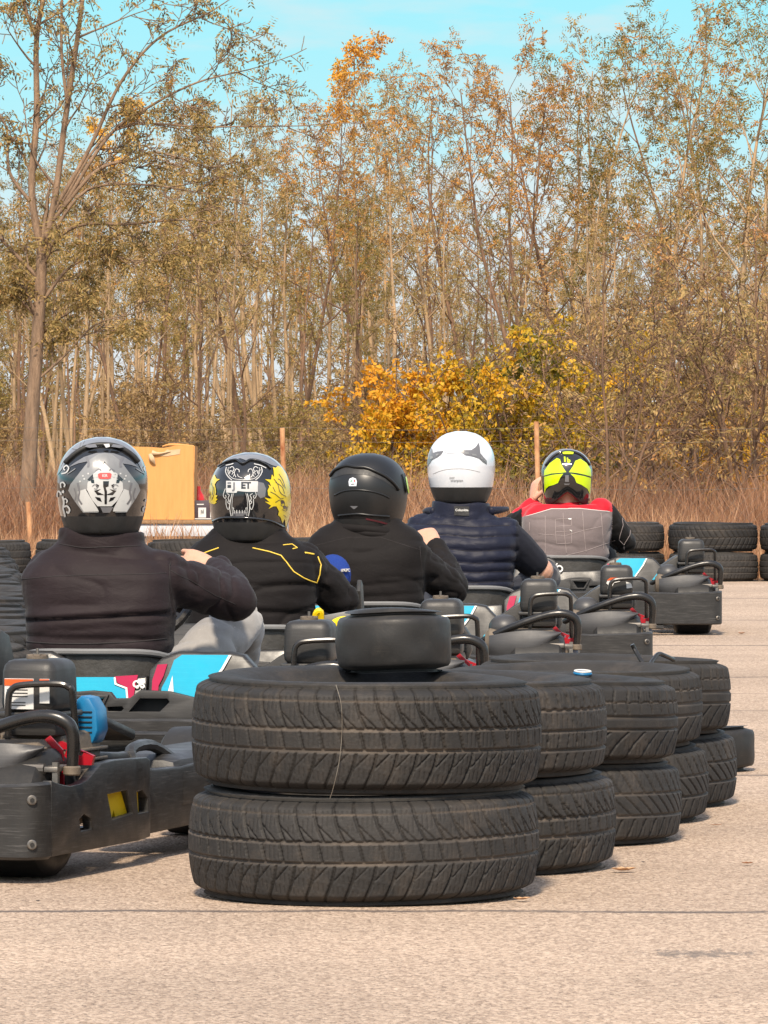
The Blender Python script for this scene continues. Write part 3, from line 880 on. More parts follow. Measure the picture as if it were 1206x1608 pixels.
put_tyre('arc2', .562, 14.62, .188, .9, 'upper tyre of the last stack in the front row, muddy lower tread', GF, R(.3), R(.6))

SL = tyre_mesh('kart_tyre', .120, .125, .064, None, None, 3, 160, 18, mat=MAT_SLICK, slick=True, crown=.006)
def put_slick(x, y, z, rz, label, tx=0, ty=0):
    o = link('kart_tyre', SL); o.location = (x, y, z); o.rotation_euler = (tx, ty, rz)
    return tag(o, label, 'kart tyre', None)
put_slick(.020, 11.92, .4495 + .0645, .4, 'small bald kart tyre lying on top of the nearest tyre stack', R(.6), R(-1.2))
put_slick(.925, 16.15, .067, 1.4, 'small bald kart tyre lying on the asphalt behind the last stack')

# far wall: two high, curving from the left border of the track to the right edge
GW = 'two high tyre wall round the far side'
rw = random.Random(11)
def wall_pair(x, y, where, keys, z0=.0, n=2):
    for lv in range(n):
        k = keys[lv]
        me, W, R_ = TM[k]
        put_tyre(k, x + rw.uniform(-.012, .012), y + rw.uniform(-.02, .02), z0 + lv * .199, rw.uniform(0, 6.28), '%s tyre of the wall pair %s' % (('bottom', 'top', 'third')[lv], where), GW, R(rw.uniform(-.8, .8)), R(rw.uniform(-.8, .8)))
FW = [(1.61, 'that stands left of the far kart engine'), (2.245, 'above the far kart exhaust, herringbone tread'), (2.86, 'cut by the picture edge'), (3.5, 'past the picture edge')]
for x, wh in FW:
    wall_pair(x, 38.9 if x > 1.7 else 39.05, wh, ('farr', 'farh') if x > 1.7 else ('fara', 'farv'))
mids = ['behind the neon helmeted driver', 'just left of the neon helmeted driver', 'between the neon and white helmets', 'behind the white helmeted driver', 'behind the matte black helmet', 'between the matte and flame helmets', 'just right of the flame helmet', 'behind the flame helmet', 'below the cardboard box']
for i, wh in enumerate(mids):
    x = (1.0, .42, .12, .02, -.02, -.42, -1.03, -1.64, -2.25)[i]
    wall_pair(x, (39.0, 38.7, 38.0, 36.9, 35.0, 32.6, 32.0, 31.9, 31.7)[i], wh, (rw.choice(['farr', 'fara']), rw.choice(['farv', 'farr'])))
GL = 'tyres bordering the left of the track'
for i in range(24):
    y = 15.0 + i * .66
    x = -1.22 - .056 * (y - 15) - .0011 * (y - 15) ** 2
    for lv in range(2):
        k = rw.choice(['farr', 'farv', 'fara', 'farh'])
        put_tyre(k, x + rw.uniform(-.05, .05), y + rw.uniform(-.03, .03), lv * .199, rw.uniform(0, 6.28), '%s tyre of the %s pair, counted from the nearest, along the left border' % (('bottom', 'top')[lv], ORD[i]), GL, R(rw.uniform(-1.5, 1.5)), R(rw.uniform(-1.5, 1.5)))
# ------------------------------------------------------------------ karts
MAT_PLASTIC = pmat('scuffed_black_plastic', (.021, .0198, .019), (.0145, .0138, .0135), sc=4, rough=.42, rvar=.14, bump=.12, bsc=220, bdist=.002, scratch=.32)
MAT_PLASTIC2 = pmat('grey_black_plastic', (.029, .0272, .026), (.020, .019, .0185), sc=6, rough=.5, rvar=.12, bump=.15, bsc=260, bdist=.002, scratch=.12)
MAT_BLACKTUBE = pmat('black_painted_tube', (.011, .0105, .0105), (.019, .0175, .0165), sc=14, rough=.28, rvar=.12, bump=.05, bsc=90, bdist=.002)
MAT_STEEL = pmat('dull_steel', (.26, .245, .225), (.15, .135, .12), sc=18, rough=.5, metal=.9, bump=.1, bsc=120, bdist=.002)
MAT_RUSTSTEEL = pmat('sooty_metal', (.10, .08, .062), (.19, .15, .11), sc=16, rough=.7, metal=.3, bump=.3, bsc=80, bdist=.004)
MAT_SHIELD = pmat('grey_moulded_shield', (.046, .045, .047), (.035, .0345, .0355), sc=5, rough=.5, bump=.08, bsc=200, bdist=.002, scratch=.1)
MAT_CYAN = pmat('cyan_sticker', (.0, .31, .46), (.0, .275, .42), sc=7, rough=.4, bump=.02, scratch=.06, spec=.15)
MAT_MAGENTA = pmat('magenta_sticker', (.36, .004, .055), (.31, .004, .047), sc=7, rough=.4, spec=.12)
MAT_WHITE = pmat('white_sticker', (.62, .61, .59), (.54, .53, .51), sc=9, rough=.4)
MAT_ORANGE = pmat('orange_sticker', (.60, .09, .012), (.54, .08, .012), sc=9, rough=.4)
MAT_RED = pmat('red_painted_metal', (.36, .006, .016), (.28, .005, .012), sc=9, rough=.35)
MAT_YELLOW = pmat('yellow_plastic', (.80, .57, .004), (.72, .50, .004), sc=9, rough=.4)
MAT_BLUE = pmat('blue_fabric', (.015, .045, .24), (.012, .035, .19), sc=9, rough=.8, bump=.3, bsc=200, spec=.2)
MAT_BLUELID = pmat('sky_blue_plastic', (.005, .17, .36), (.004, .12, .28), sc=12, rough=.4)
MAT_DARK = pmat('dark_recess', (.012, .012, .012), (.02, .019, .018), sc=8, rough=.8)
MAT_SEAT = pmat('glassfibre_seat', (.05, .047, .043), (.035, .033, .03), sc=9, rough=.5, bump=.2, bsc=60)
MAT_RIM = pmat('seat_grey_rim', (.17, .17, .17), (.13, .13, .13), sc=9, rough=.5)

XZ = Matrix(((1, 0, 0, 0), (0, 0, 1, 0), (0, 1, 0, 0), (0, 0, 0, 1)))   # 2D (x,z), thickness to +y


def XZat(y): return Matrix.Translation((0, y, 0)) @ XZ


def YZat(x):  # 2D (y,z), thickness to +x
    return Matrix(((0, 0, 1, x), (1, 0, 0, 0), (0, 1, 0, 0), (0, 0, 0, 1)))


def text_mesh(body, size, mi, M, mb, ext=.0006, bold=.0):
    cu = bpy.data.curves.new('txt', 'FONT'); cu.body = body; cu.size = size; cu.extrude = ext; cu.offset = bold
    cu.align_x = 'CENTER'; cu.align_y = 'CENTER'; cu.resolution_u = 3
    o = bpy.data.objects.new('txt', cu); COL.objects.link(o)
    dg = bpy.context.evaluated_depsgraph_get(); dg.update()
    me = bpy.data.meshes.new_from_object(o.evaluated_get(dg))
    V = [v.co.copy() for v in me.vertices]; Fs = [list(p.vertices) for p in me.polygons]
    bpy.data.objects.remove(o); bpy.data.curves.remove(cu); bpy.data.meshes.remove(me)
    mb.add(V, Fs, mi, M, True)


def make_fairing(k, centre):
    # rear fairing behind the seat with its coloured panels
    f = MB()
    def yb(z): return -.30 + (z - .2) * .35
    S = Matrix.Translation((0, -.36, 0)) @ Matrix(((1, 0, 0, 0), (0, .0, 1, 0), (0, 1, 0, 0), (0, 0, 0, 1)))
    lean = Matrix.Shear('XZ', 4, (0, 0)) if False else Matrix.Identity(4)
    lean[1][2] = .32
    S = Matrix.Translation((0, -.40, 0)) @ lean @ XZ @ Matrix.Scale(1.1, 4, (1, 0, 0))
    def sh(poly, mi, proud, th=.004, bev=0.0): f.plate(poly, [], th, Matrix.Translation((0, -proud, 0)) @ S, mi, bev)
    wing = [(.152, .20), (.152, .325), (.175, .358), (.205, .374), (.30, .373), (.325, .366), (.352, .325), (.362, .28), (.375, .20)]
    WX = lambda P: [(.15 + (x - .15) * 1.32, z) for x, z in P]
    LX = lambda P: [(x + .118, z) for x, z in P]
    sh(WX(wing), 0, 0, .06, .008)
    sh(LX([(-x, z) for x, z in wing][::-1]), 0, .004, .06, .008)
    sh([(-.149, .20), (-.149, .30), (-.085, .30), (-.045, .303), (.10, .306), (.149, .31), (.149, .20)], 0, .001, .05, .006)
    # right wing: cyan with magenta at its inner edge, small white flare
    sh(WX([(.176, .245), (.178, .28), (.190, .315), (.198, .352), (.212, .366), (.298, .366), (.285, .33), (.262, .285), (.245, .250), (.225, .240)]), 1, .006)
    sh(WX([(.160, .255), (.160, .30), (.168, .34), (.186, .342), (.180, .31), (.172, .285), (.172, .258)]), 2, .006)
    sh(WX([(.186, .243), (.197, .312), (.203, .243)]), 3, .010, .002)
    sh(WX([(.318, .262), (.338, .298), (.345, .258)]), 1, .006); sh(WX([(.348, .25), (.352, .285), (.362, .27), (.366, .25)]), 2, .006)
    sh(WX([(.298, .366), (.303, .366), (.290, .33), (.267, .285), (.250, .250), (.245, .250), (.262, .285), (.285, .33)]), 3, .007, .003)
    # left wing
    sh(LX([(-.285, .345), (-.30, .366), (-.215, .366), (-.225, .345)]), 1, .010)
    sh(LX([(-.345, .258), (-.33, .31), (-.27, .31), (-.25, .26)]), 1, .010)
    text_mesh('iQ', .046, 3, Matrix.Translation((-.048, -.007, .318)) @ Matrix.Translation((0, -.409 + .32 * .31, 0)) @ Matrix.Rotation(R(38), 4, 'Y') @ Matrix.Rotation(R(72), 4, 'X'), f, .001, .0012)
    if centre:
        # centre panel
        sh([(x_, z_ + .010) for x_, z_ in [(-.135, .205), (-.10, .262), (-.085, .268), (-.045, .296), (.072, .297), (.075, .28), (.102, .268), (.112, .205)]], 1, .007)
        sh([(x_, z_ + .010) for x_, z_ in [(-.149, .205), (-.128, .25), (-.10, .288), (-.083, .299), (-.045, .299), (-.082, .272), (-.105, .265), (-.136, .205)]], 2, .009)
        sh([(x_, z_ + .010) for x_, z_ in [(.072, .299), (.128, .303), (.122, .262), (.116, .205), (.110, .205), (.104, .270), (.080, .282)]], 2, .009)
        sh([(x_, z_ + .010) for x_, z_ in [(-.052, .297), (-.084, .270), (-.102, .263), (-.137, .205), (-.131, .205), (-.098, .259), (-.081, .266), (-.044, .294)]], 3, .0105, .002)
        sh([(x_, z_ + .010) for x_, z_ in [(.070, .296), (.073, .278), (.100, .267), (.109, .205), (.113, .205), (.104, .270), (.077, .281), (.074, .297)]], 3, .0105, .002)
        text_mesh('OS', .026, 3, Matrix.Translation((.145, -.4108 + .32 * .288, .288)) @ Matrix.Rotation(R(4), 4, 'Y') @ Matrix.Rotation(R(72), 4, 'X'), f, .001, .001)
    return f.build('rear_fairing', [MAT_PLASTIC, MAT_CYAN, MAT_MAGENTA, MAT_WHITE], k)


def make_kart():
    k = empty('go_kart')
    # floor and frame
    f = MB(); f.box((0, .35, .045), (.62, 1.35, .012), 0, bev=.004)
    f.build('floor_tray', [MAT_DARK], k)
    f = MB()
    for sx in (-1, 1):
        f.tube([(sx * .30, -.60, .07), (sx * .30, -.2, .06), (sx * .34, .4, .055), (sx * .30, 1.1, .06)], .015, 8, smooth=4)
        f.tube([(sx * .30, -.1, .06), (sx * .58, .0, .07), (sx * .60, .6, .07), (sx * .32, .75, .06)], .012, 8, smooth=4)
    for y in (-.58, -.2, .9, 1.15): f.tube([(-.32, y, .062), (.32, y, .062)], .013, 8)
    f.build('frame', [MAT_BLACKTUBE], k)
    # rear bumper with both wrapped ends
    def arc(cx, cy, r, a0, a1, n=7): return [(cx + r * math.cos(R(a0 + (a1 - a0) * i / n)), cy + r * math.sin(R(a0 + (a1 - a0) * i / n))) for i in range(n + 1)]
    path = arc(-.675, -.58, .06, 180, 270) + [(-.5, -.645), (-.3, -.65), (0, -.652), (.3, -.65), (.5, -.645)] + arc(.675, -.58, .06, 270, 360)
    f = MB()
    ztop = [.212 + .006 * math.sin(p[0] * 9) for p in path]
    f.wall(path, .052, ztop, .022, 0)
    f.wall([(-.45, -.648), (.45, -.648)], .03, .05, .018, 0)
    for p in ((.712, -.630), (-.712, -.630)):
        for z in (.085, .178):
            d = Vector((p[0] * .25, -.6, 0)).normalized() if False else Vector((math.copysign(.5, p[0]), -.86, 0)).normalized()
            c = Vector((p[0], p[1], z)) + d * -.004
            f.cyl(c, c + d * .009, .0105, 14, 1, bev=.002); f.cyl(c + d * .008, c + d * .0125, .005, 6, 2)
    for x in (.285, .24):
        pass
    for z in (.13, .10):
        f.cyl((.40, -.668, z), (.40, -.652, z), .0085, 12, 1, bev=.002)
    for (x0, z0, x1, z1) in ((.1, .16, .22, .172), (-.3, .1, -.1, .12)):
        pass
    f.build('rear_bumper', [MAT_PLASTIC, MAT_STEEL, MAT_DARK], k)
    # side panels beside the rear wheels, holes with yellow plates behind
    for sx in (1, -1):
        f = MB()
        outer = [(-.575, .056), (-.575, .216), (-.53, .207), (-.47, .199), (-.41, .200), (-.36, .207), (-.32, .222), (-.28, .237), (-.2, .240), (-.08, .237), (.0, .235), (.02, .228), (.02, .060), (-.05, .056)]
        holes = [[(-.215, .112), (-.245, .168), (-.125, .170), (-.085, .118)], [(-.405, .100), (-.412, .125), (-.385, .134), (-.345, .122), (-.338, .100)], [(-.055, .116), (-.066, .163), (-.03, .164), (.004, .145), (.008, .116)]]
        X = YZat(.713)
        if sx < 0: X = Matrix.Scale(-1, 4, (1, 0, 0)) @ X
        f.plate(outer, holes, .022, X, 0, bev=.003)
        f.build('side_panel', [MAT_PLASTIC], k)
        f = MB()
        X2 = YZat(.711)
        if sx < 0: X2 = Matrix.Scale(-1, 4, (1, 0, 0)) @ X2
        f.plate([(-.27, .09), (-.27, .18), (-.075, .18), (-.085, .118), (-.155, .112), (-.168, .130), (-.18, .110), (-.185, .09)], [], .008, X2, 0)
        f.plate([(-.068, .10), (-.075, .175), (-.02, .175), (-.012, .10)], [], .008, X2, 0)
        f.build('number_backing', [MAT_YELLOW], k)
        # pod ahead of it with a looped top
        f = MB()
        op = [(.026, .06), (.026, .216), (.12, .203), (.28, .200), (.45, .206), (.62, .222), (.85, .20), (.98, .15), (1.0, .07)]
        X = YZat(.675)
        if sx < 0: X = Matrix.Scale(-1, 4, (1, 0, 0)) @ X
        f.plate(op, [], .034, X, 0, bev=.008)
        f.box((sx * .60, .62, .15), (.22, .72, .15), 0, bev=.04)
        f.tube([(sx * .675, .10, .20), (sx * .65, .12, .242), (sx * .645, .27, .246), (sx * .675, .38, .195)], .013, 8, 0, smooth=4)
        f.box((sx * .56, -.02, .232), (.20, .26, .028), 1, rot=(R(-3), 0, 0), bev=.008)
        f.build('side_pod', [MAT_PLASTIC, MAT_PLASTIC2], k)
    # nose
    f = MB()
    path = arc(-.42, 1.12, .22, 180, 95) + [(0, 1.36)] + arc(.42, 1.12, .22, 85, 0)
    f.wall(path[::-1], .05, .22, .03, 0)
    f.box((0, 1.16, .24), (.46, .26, .03), 0, rot=(R(-12), 0, 0), bev=.012)
    f.build('front_bumper', [MAT_PLASTIC], k)
    f = MB(); f.box((0, .98, .31), (.22, .035, .22), 0, rot=(R(-28), 0, 0), bev=.015, taper=.75)
    f.box((0, .962, .31), (.15, .02, .15), 1, rot=(R(-28), 0, 0), bev=.006, taper=.75)
    f.build('steering_fairing', [MAT_PLASTIC, MAT_PLASTIC2], k)
    f = MB(); f.tube([(0, 1.0, .12), (0, .50, .44)], .012, 8); f.build('steering_column', [MAT_BLACKTUBE], k)
    f = MB()
    q = Matrix.Translation((0, .47, .50)) @ Matrix.Rotation(R(52), 4, 'X')
    f.tube([(.15 * math.cos(a), .15 * math.sin(a), 0) for a in [2 * PI * i / 32 for i in range(32)]], .014, 8, 0, closed=True, M=q)
    for a in (0, 120, 240): f.tube([(0, 0, -.02), (.145 * math.cos(R(a + 90)), .145 * math.sin(R(a + 90)), 0)], .011, 6, 0, M=q)
    f.build('steering_wheel', [MAT_BLACKTUBE], k)
    # wheels
    for sx in (1, -1):
        for y, r, w_, nm, xx in ((-.42, .139, .185, 'rear_wheel', .60), (.95, .128, .125, 'front_wheel', .50)):
            wn = empty(nm); wn.parent = k; wn.location = (sx * xx, y, r)
            X = Matrix.Rotation(R(90), 4, 'Y')
            h = w_ / 2
            m_ = MB(); m_.lathe([(.066, -h * .7), (.08, -h * .92), (.105, -h), (r - .014, -h * .94), (r - .003, -h * .8), (r, 0), (r - .003, h * .8), (r - .014, h * .94), (.105, h), (.08, h * .92), (.066, h * .7)], 40, 0, X, closed=True)
            m_.build('tyre', [MAT_SLICK], wn)
            m_ = MB(); m_.lathe([(.02, -h * .2), (.05, -h * .25), (.055, -h * .75), (.07, -h * .78), (.07, h * .78), (.055, h * .75), (.05, h * .25), (.02, h * .2)], 28, 0, X)
            m_.build('rim', [MAT_STEEL], wn)
    f = MB(); f.tube([(-.66, -.42, .139), (.66, -.42, .139)], .02, 12); f.build('rear_axle', [MAT_STEEL], k)
    # seat
    f = MB()
    pa = [(.215 * math.cos(R(a)), -.06 + .215 * math.sin(R(a))) for a in range(180, 361, 15)]
    pa = [(-.205, .22)] + pa + [(.205, .22)]
    zt = [.20] + [.372 - .07 * (abs(a - 270) / 90) ** 4 for a in range(180, 361, 15)] + [.20]
    f.wall(pa, .055, zt, .014, 0)
    f.box((0, .05, .06), (.39, .42, .02), 0, bev=.008)
    f.tube([(p[0] * 1.02, p[1] * 1.02 - .002, z) for p, z in zip(pa, zt)], .009, 8, 1, smooth=2)
    f.build('seat', [MAT_SEAT, MAT_RIM], k)
    make_fairing(k, True)
    # lower lip with its air openings
    f = MB()
    out = [(-.37, .17), (-.37, .225), (-.30, .245), (-.235, .262), (-.16, .265), (-.10, .25), (-.03, .252), (.0, .262), (.05, .266), (.093, .262), (.105, .245), (.14, .247), (.165, .268), (.235, .265), (.30, .248), (.37, .225), (.37, .17)]
    holes = [[(.035, .212), (.012, .246), (.018, .251), (.082, .252), (.064, .212)], [(.088, .213), (.086, .224), (.122, .226), (.126, .220), (.120, .213)], [(.138, .212), (.165, .247), (.230, .247), (.236, .238), (.212, .212)],
             [(-.138, .212), (-.165, .247), (-.230, .247), (-.236, .238), (-.212, .212)]]
    holes = [h if h[0][0] > 0 else h for h in holes]
    UP = Matrix.Translation((0, 0, .013)) @ Matrix.Scale(1.1, 4, (1, 0, 0))
    f.plate(out, holes, .03, UP @ XZat(-.50), 0, bev=.004)
    f.plate([(.004, .206), (.004, .255), (.092, .257), (.07, .206)], [[(.035, .214), (.016, .246), (.080, .248), (.062, .214)]], .012, UP @ XZat(-.508), 0, bev=.003)
    f.box((0, -.455, .225), (.76, .01, .066), 1)
    f.build('vent_lip', [MAT_PLASTIC2, MAT_DARK], k)
    # side guard plate beside the seat
    f = MB()
    f.plate([(.18, .38), (.16, .47), (.19, .505), (.24, .49), (.30, .38)], [], .014, YZat(.30), 0, bev=.004)
    f.cyl((.292, .215, .455), (.30, .215, .455), .016, 14, 1, bev=.002); f.tube([(.306, .24, .39), (.306, .28, .25), (.35, .3, .1)], .011, 8, 0)
    f.build('guard_plate', [MAT_PLASTIC2, MAT_STEEL], k)
    # engine
    e = MB()
    e.box((.56, -.20, .20), (.20, .24, .20), 0, bev=.015)
    for i in range(6): e.box((.56, -.20, .15 + .022 * i), (.22, .26, .007), 0, bev=.002)
    e.cyl((.45, -.20, .17), (.70, -.20, .17), .05, 18, 0, bev=.004)
    e.box((.70, -.46, .235), (.03, .10, .012), 1, rot=(0, 0, R(8)), bev=.002); e.box((.715, -.50, .225), (.012, .012, .05), 1)
    e.cyl((.62, -.5, .235), (.69, -.5, .235), .012, 10, 1)
    for i in range(4): e.cyl((.5 + .05 * i, -.335, .27), (.5 + .05 * i, -.345, .27), .008, 8, 1)
    eng = e.build('engine', [MAT_RUSTSTEEL, MAT_STEEL], k)
    f = MB()
    f.box((.60, -.30, .402), (.128, .16, .116), 0, bev=.024, seg=3, taper=.95)
    f.box((.60, -.30, .342), (.136, .168, .012), 0, bev=.004)
    f.box((.602, -.29, .318), (.118, .14, .045), 0, bev=.01)
    f.build('air_filter_box', [MAT_PLASTIC2], eng)
    f = MB()
    f.lathe([(.0, 0), (.024, 0), (.024, .006), (.014, .008), (.014, .011), (.0, .011)], 16, 0, Matrix.Translation((.595, -.30, .459)))
    for a in range(5): f.box((.595 + .016 * math.cos(a * 1.2566), -.30 + .016 * math.sin(a * 1.2566), .466), (.014, .014, .007), 0, rot=(0, 0, a * 1.2566), bev=.002)
    f.cyl((.595, -.30, .465), (.595, -.30, .482), .0035, 8, 1)
    f.build('wing_nut', [MAT_RUSTSTEEL, MAT_STEEL], eng)
    f = MB(); f.tube([(.572, -.412, .285), (.574, -.415, .375), (.584, -.415, .400), (.61, -.413, .408), (.68, -.405, .411), (.705, -.40, .404), (.712, -.395, .385), (.714, -.37, .26)], .0074, 10, 0, smooth=5)
    f.build('guard_bar', [MAT_BLACKTUBE], eng)
    f = MB(); f.tube([(.40, -.40, .245), (.45, -.44, .270), (.53, -.46, .305), (.62, -.465, .336), (.68, -.465, .345), (.72, -.46, .334), (.736, -.455, .305), (.732, -.45, .225)], [.011, .0125, .0135, .0145, .015, .015, .014, .012], 12, 0, smooth=5)
    f.cyl((.732, -.45, .22), (.732, -.45, .24), .019, 12, 1, bev=.003)
    f.build('exhaust_pipe', [MAT_BLACKTUBE, MAT_RUSTSTEEL], eng)
    f = MB(); f.cyl((.42, -.41, .235), (.665, -.41, .235), .058, 24, 0, bev=.015); f.ell((.485, -.385, .295), (.055, .055, .045), 1)
    f.build('muffler', [MAT_RUSTSTEEL, MAT_SHIELD], eng)
    # bulging heat shield under the pipe: leaf shaped, curved about the upright axis
    f = MB(); V = []; Fs = []
    nu, nv = 18, 8
    for i in range(nu + 1):
        u = i / nu; x = .435 + .245 * u
        top = .270 + .012 * math.sin(u * PI) + .012 * u
        bot = .205 - .025 * math.sin(min(1, u * 1.15) * PI) ** .7 + .07 * max(0, u - .55) ** 1.2 / .38
        bot = min(bot, top - .004)
        for j in range(nv + 1):
            v = j / nv
            V.append((x, -.475 - .035 * math.sin(PI * u) ** .7 - .012 * math.sin(PI * v), bot + (top - bot) * v))
    for i in range(nu):
        for j in range(nv):
            a = i * (nv + 1) + j; Fs.append((a, a + nv + 1, a + nv + 2, a + 1))
    nb = len(V)
    V += [(x, y + .008, z) for x, y, z in V]; Fs += [tuple(q + nb for q in fc)[::-1] for fc in Fs]
    def bidx(): 
        L = [(i * (nv + 1)) for i in range(nu + 1)] + [nu * (nv + 1) + j for j in range(1, nv + 1)] + [i * (nv + 1) + nv for i in range(nu - 1, -1, -1)] + [j for j in range(nv - 1, 0, -1)]
        return L
    L = bidx()
    for i in range(len(L)):
        a, b = L[i], L[(i + 1) % len(L)]; Fs.append((a, b, b + nb, a + nb))
    f.add(V, Fs, 0)
    f.build('heat_shield', [MAT_SHIELD], eng)
    # red perforated guard and red cover
    f = MB()
    hl = []
    for i in range(2):
        for j in range(3): hl.append([(.652 + .022 * i + a, .205 + .025 * j + b) for a, b in ((-.006, -.008), (.006, -.006), (.006, .008), (-.006, .006))])
    f.plate([(.636, .185), (.64, .285), (.66, .30), (.69, .27), (.692, .19)], hl, .006, XZat(-.395), 0)
    f.plate([(.66, .235), (.665, .275), (.70, .285), (.775, .255), (.77, .235)], [[(.70 + .02 * i, .255), (.706 + .02 * i, .268 - .002 * i), (.714 + .02 * i, .268 - .002 * i), (.708 + .02 * i, .255)] for i in range(3)], .012, XZat(-.33) @ Matrix.Translation((-.04, 0, 0)), 0)
    f.build('red_guard', [MAT_RED], eng)
    f = MB(); f.plate([(.613, .270), (.608, .33), (.618, .36), (.635, .374), (.656, .370), (.672, .345), (.676, .30), (.664, .270)], [], .07, XZat(-.15), 0, bev=.012)
    for i in range(5): f.box((.645, -.151, .296 + .011 * i), (.036, .004, .0022), 1)
    f.build('starter_cover', [MAT_BLUELID, MAT_DARK], eng)
    # fender sweeping up to the filter box
    f = MB()
    sec = [(.20, .20), (.20, .295), (.30, .298), (.38, .303), (.43, .314), (.47, .334), (.505, .360), (.535, .378), (.55, .378), (.55, .20)]
    f.plate(sec, [], .20, XZat(-.26), 0, bev=.012)
    f.cyl((.33, -.16, .296), (.33, -.16, .308), .02, 14, 1, bev=.003); f.cyl((.33, -.16, .306), (.33, -.16, .314), .008, 8, 2)
    f.box((.26, -.18, .305), (.05, .05, .018), 1, bev=.004)
    f.build('engine_fender', [MAT_PLASTIC2, MAT_DARK, MAT_RED], k)
    return k


def copy_tree(o, parent=None):
    c = o.copy(); COL.objects.link(c); c.parent = parent
    for ch in list(o.children): copy_tree(ch, c)
    return c


KP = make_kart()
# origin on the ground under the seat (from photo: tank position), heading clockwise
KART_AT = [(-1.216, 12.75, 18), (-.744, 15.4, 8), (-.398, 17.45, 5), (-.052, 20.0, 3), (.301, 22.25, 2), (.900, 28.3, 0)]
KLAB = ['scuffed black kart at the left edge with a warning label and yellow plates', 'kart with large cyan rear panels under the driver in grey trousers', 'kart carrying the driver with the yellow flame helmet, beside the bald tyre', 'kart of the driver in the matte black helmet',
        'kart of the driver in the white helmet and padded vest', 'leading kart of the driver in grey and red suit, wheel showing under its bumper']
KARTS = []
for i, ((x, y, h), lb) in enumerate(zip(KART_AT, KLAB)):
    k = KP if i == 0 else copy_tree(KP)
    k.location = (x, y, .004); k.rotation_euler = (0, 0, -R(h))
    tag(k, lb, 'kart', 'karts queuing on the track')
    KARTS.append(k)


def kid(k, name):
    for c in k.children_recursive:
        if c.name.split('.')[0] == name: return c


# only the first two fairings have the coloured middle, only the nearest engine a blue cover
plain = None
for i in (2, 3, 4, 5):
    o = kid(KARTS[i], 'rear_fairing')
    if plain is None:
        t_ = make_fairing(None, False); plain = t_.data; bpy.data.objects.remove(t_)
    o.data = plain
dark_cover = kid(KARTS[1], 'starter_cover').data.copy(); dark_cover.materials[0] = MAT_PLASTIC2
for i in range(1, 6): kid(KARTS[i], 'starter_cover').data = dark_cover
for i in (1, 3, 4, 5): bpy.data.objects.remove(kid(KARTS[i], 'guard_plate'))
kid(KARTS[0], 'guard_plate').location = (.002, 0, .0)


# warning label on the nearest filter box, red-white one on the fifth
f = MB()
for x0, x1, z0, z1 in ((.552, .618, .355, .420),):
    f.box(((x0 + x1) / 2, -.3805, (z0 + z1) / 2), (x1 - x0, .003, z1 - z0), 0)
    f.box(((x0 + x1) / 2, -.3825, z1 - .008), (x1 - x0 - .001, .002, .014), 1)
    for i in range(3): f.box(((x0 + x1) / 2 - .004, -.3822, z1 - .024 - .007 * i), (x1 - x0 - .018, .001, .0022), 2)
    for i in range(2): f.box(((x0 + x1) / 2 - .006, -.3822, z0 + .008 + .006 * i), (x1 - x0 - .024, .001, .0018), 2)
f.box((.643, -.3805, .394), (.022, .003, .052), 0); f.box((.643, -.3825, .415), (.0215, .002, .009), 1)
f.build('warning_label', [MAT_WHITE, MAT_ORANGE, MAT_DARK], kid(KARTS[0], 'engine'))
f = MB()
f.plate([(.560, .392), (.566, .405), (.60, .412), (.618, .405), (.612, .398), (.59, .393), (.580, .375), (.566, .372), (.568, .385)], [], .003, XZat(-.3822), 0)
f.plate([(.562, .402), (.575, .413), (.605, .414), (.618, .406), (.60, .407)], [], .003, XZat(-.3840), 1)
f.plate([(.635, .398), (.638, .372), (.66, .375), (.655, .392)], [], .003, XZat(-.3822), 0)
f.build('torn_sticker', [MAT_WHITE, MAT_ORANGE], kid(KARTS[4], 'engine'))
# kart three back: blue padded fairing, yellow belt loops
f = MB()
f.ell((.232, .12, .520), (.056, .05, .064), 0)
text_mesh('NTC', .013, 1, Matrix.Translation((.274, .082, .535)) @ Matrix.Rotation(R(38), 4, 'Z') @ Matrix.Rotation(R(84), 4, 'X'), f, .006)
f.build('padded_side_rest', [MAT_BLUE, MAT_WHITE], KARTS[2])
f = MB()
f.tube([(.215, -.28, .375), (.222, -.30, .415), (.235, -.30, .42), (.24, -.28, .385), (.29, -.26, .392)], .010, 8, 0, smooth=4)
f.tube([(.255, -.29, .35), (.275, -.30, .38), (.305, -.30, .392), (.335, -.30, .385)], .016, 8, 0, smooth=4)
f.box((.285, -.285, .405), (.09, .006, .022), 1, rot=(0, R(-10), 0), bev=.002)
f.build('belt_strap', [MAT_YELLOW, MAT_RIM], KARTS[2])
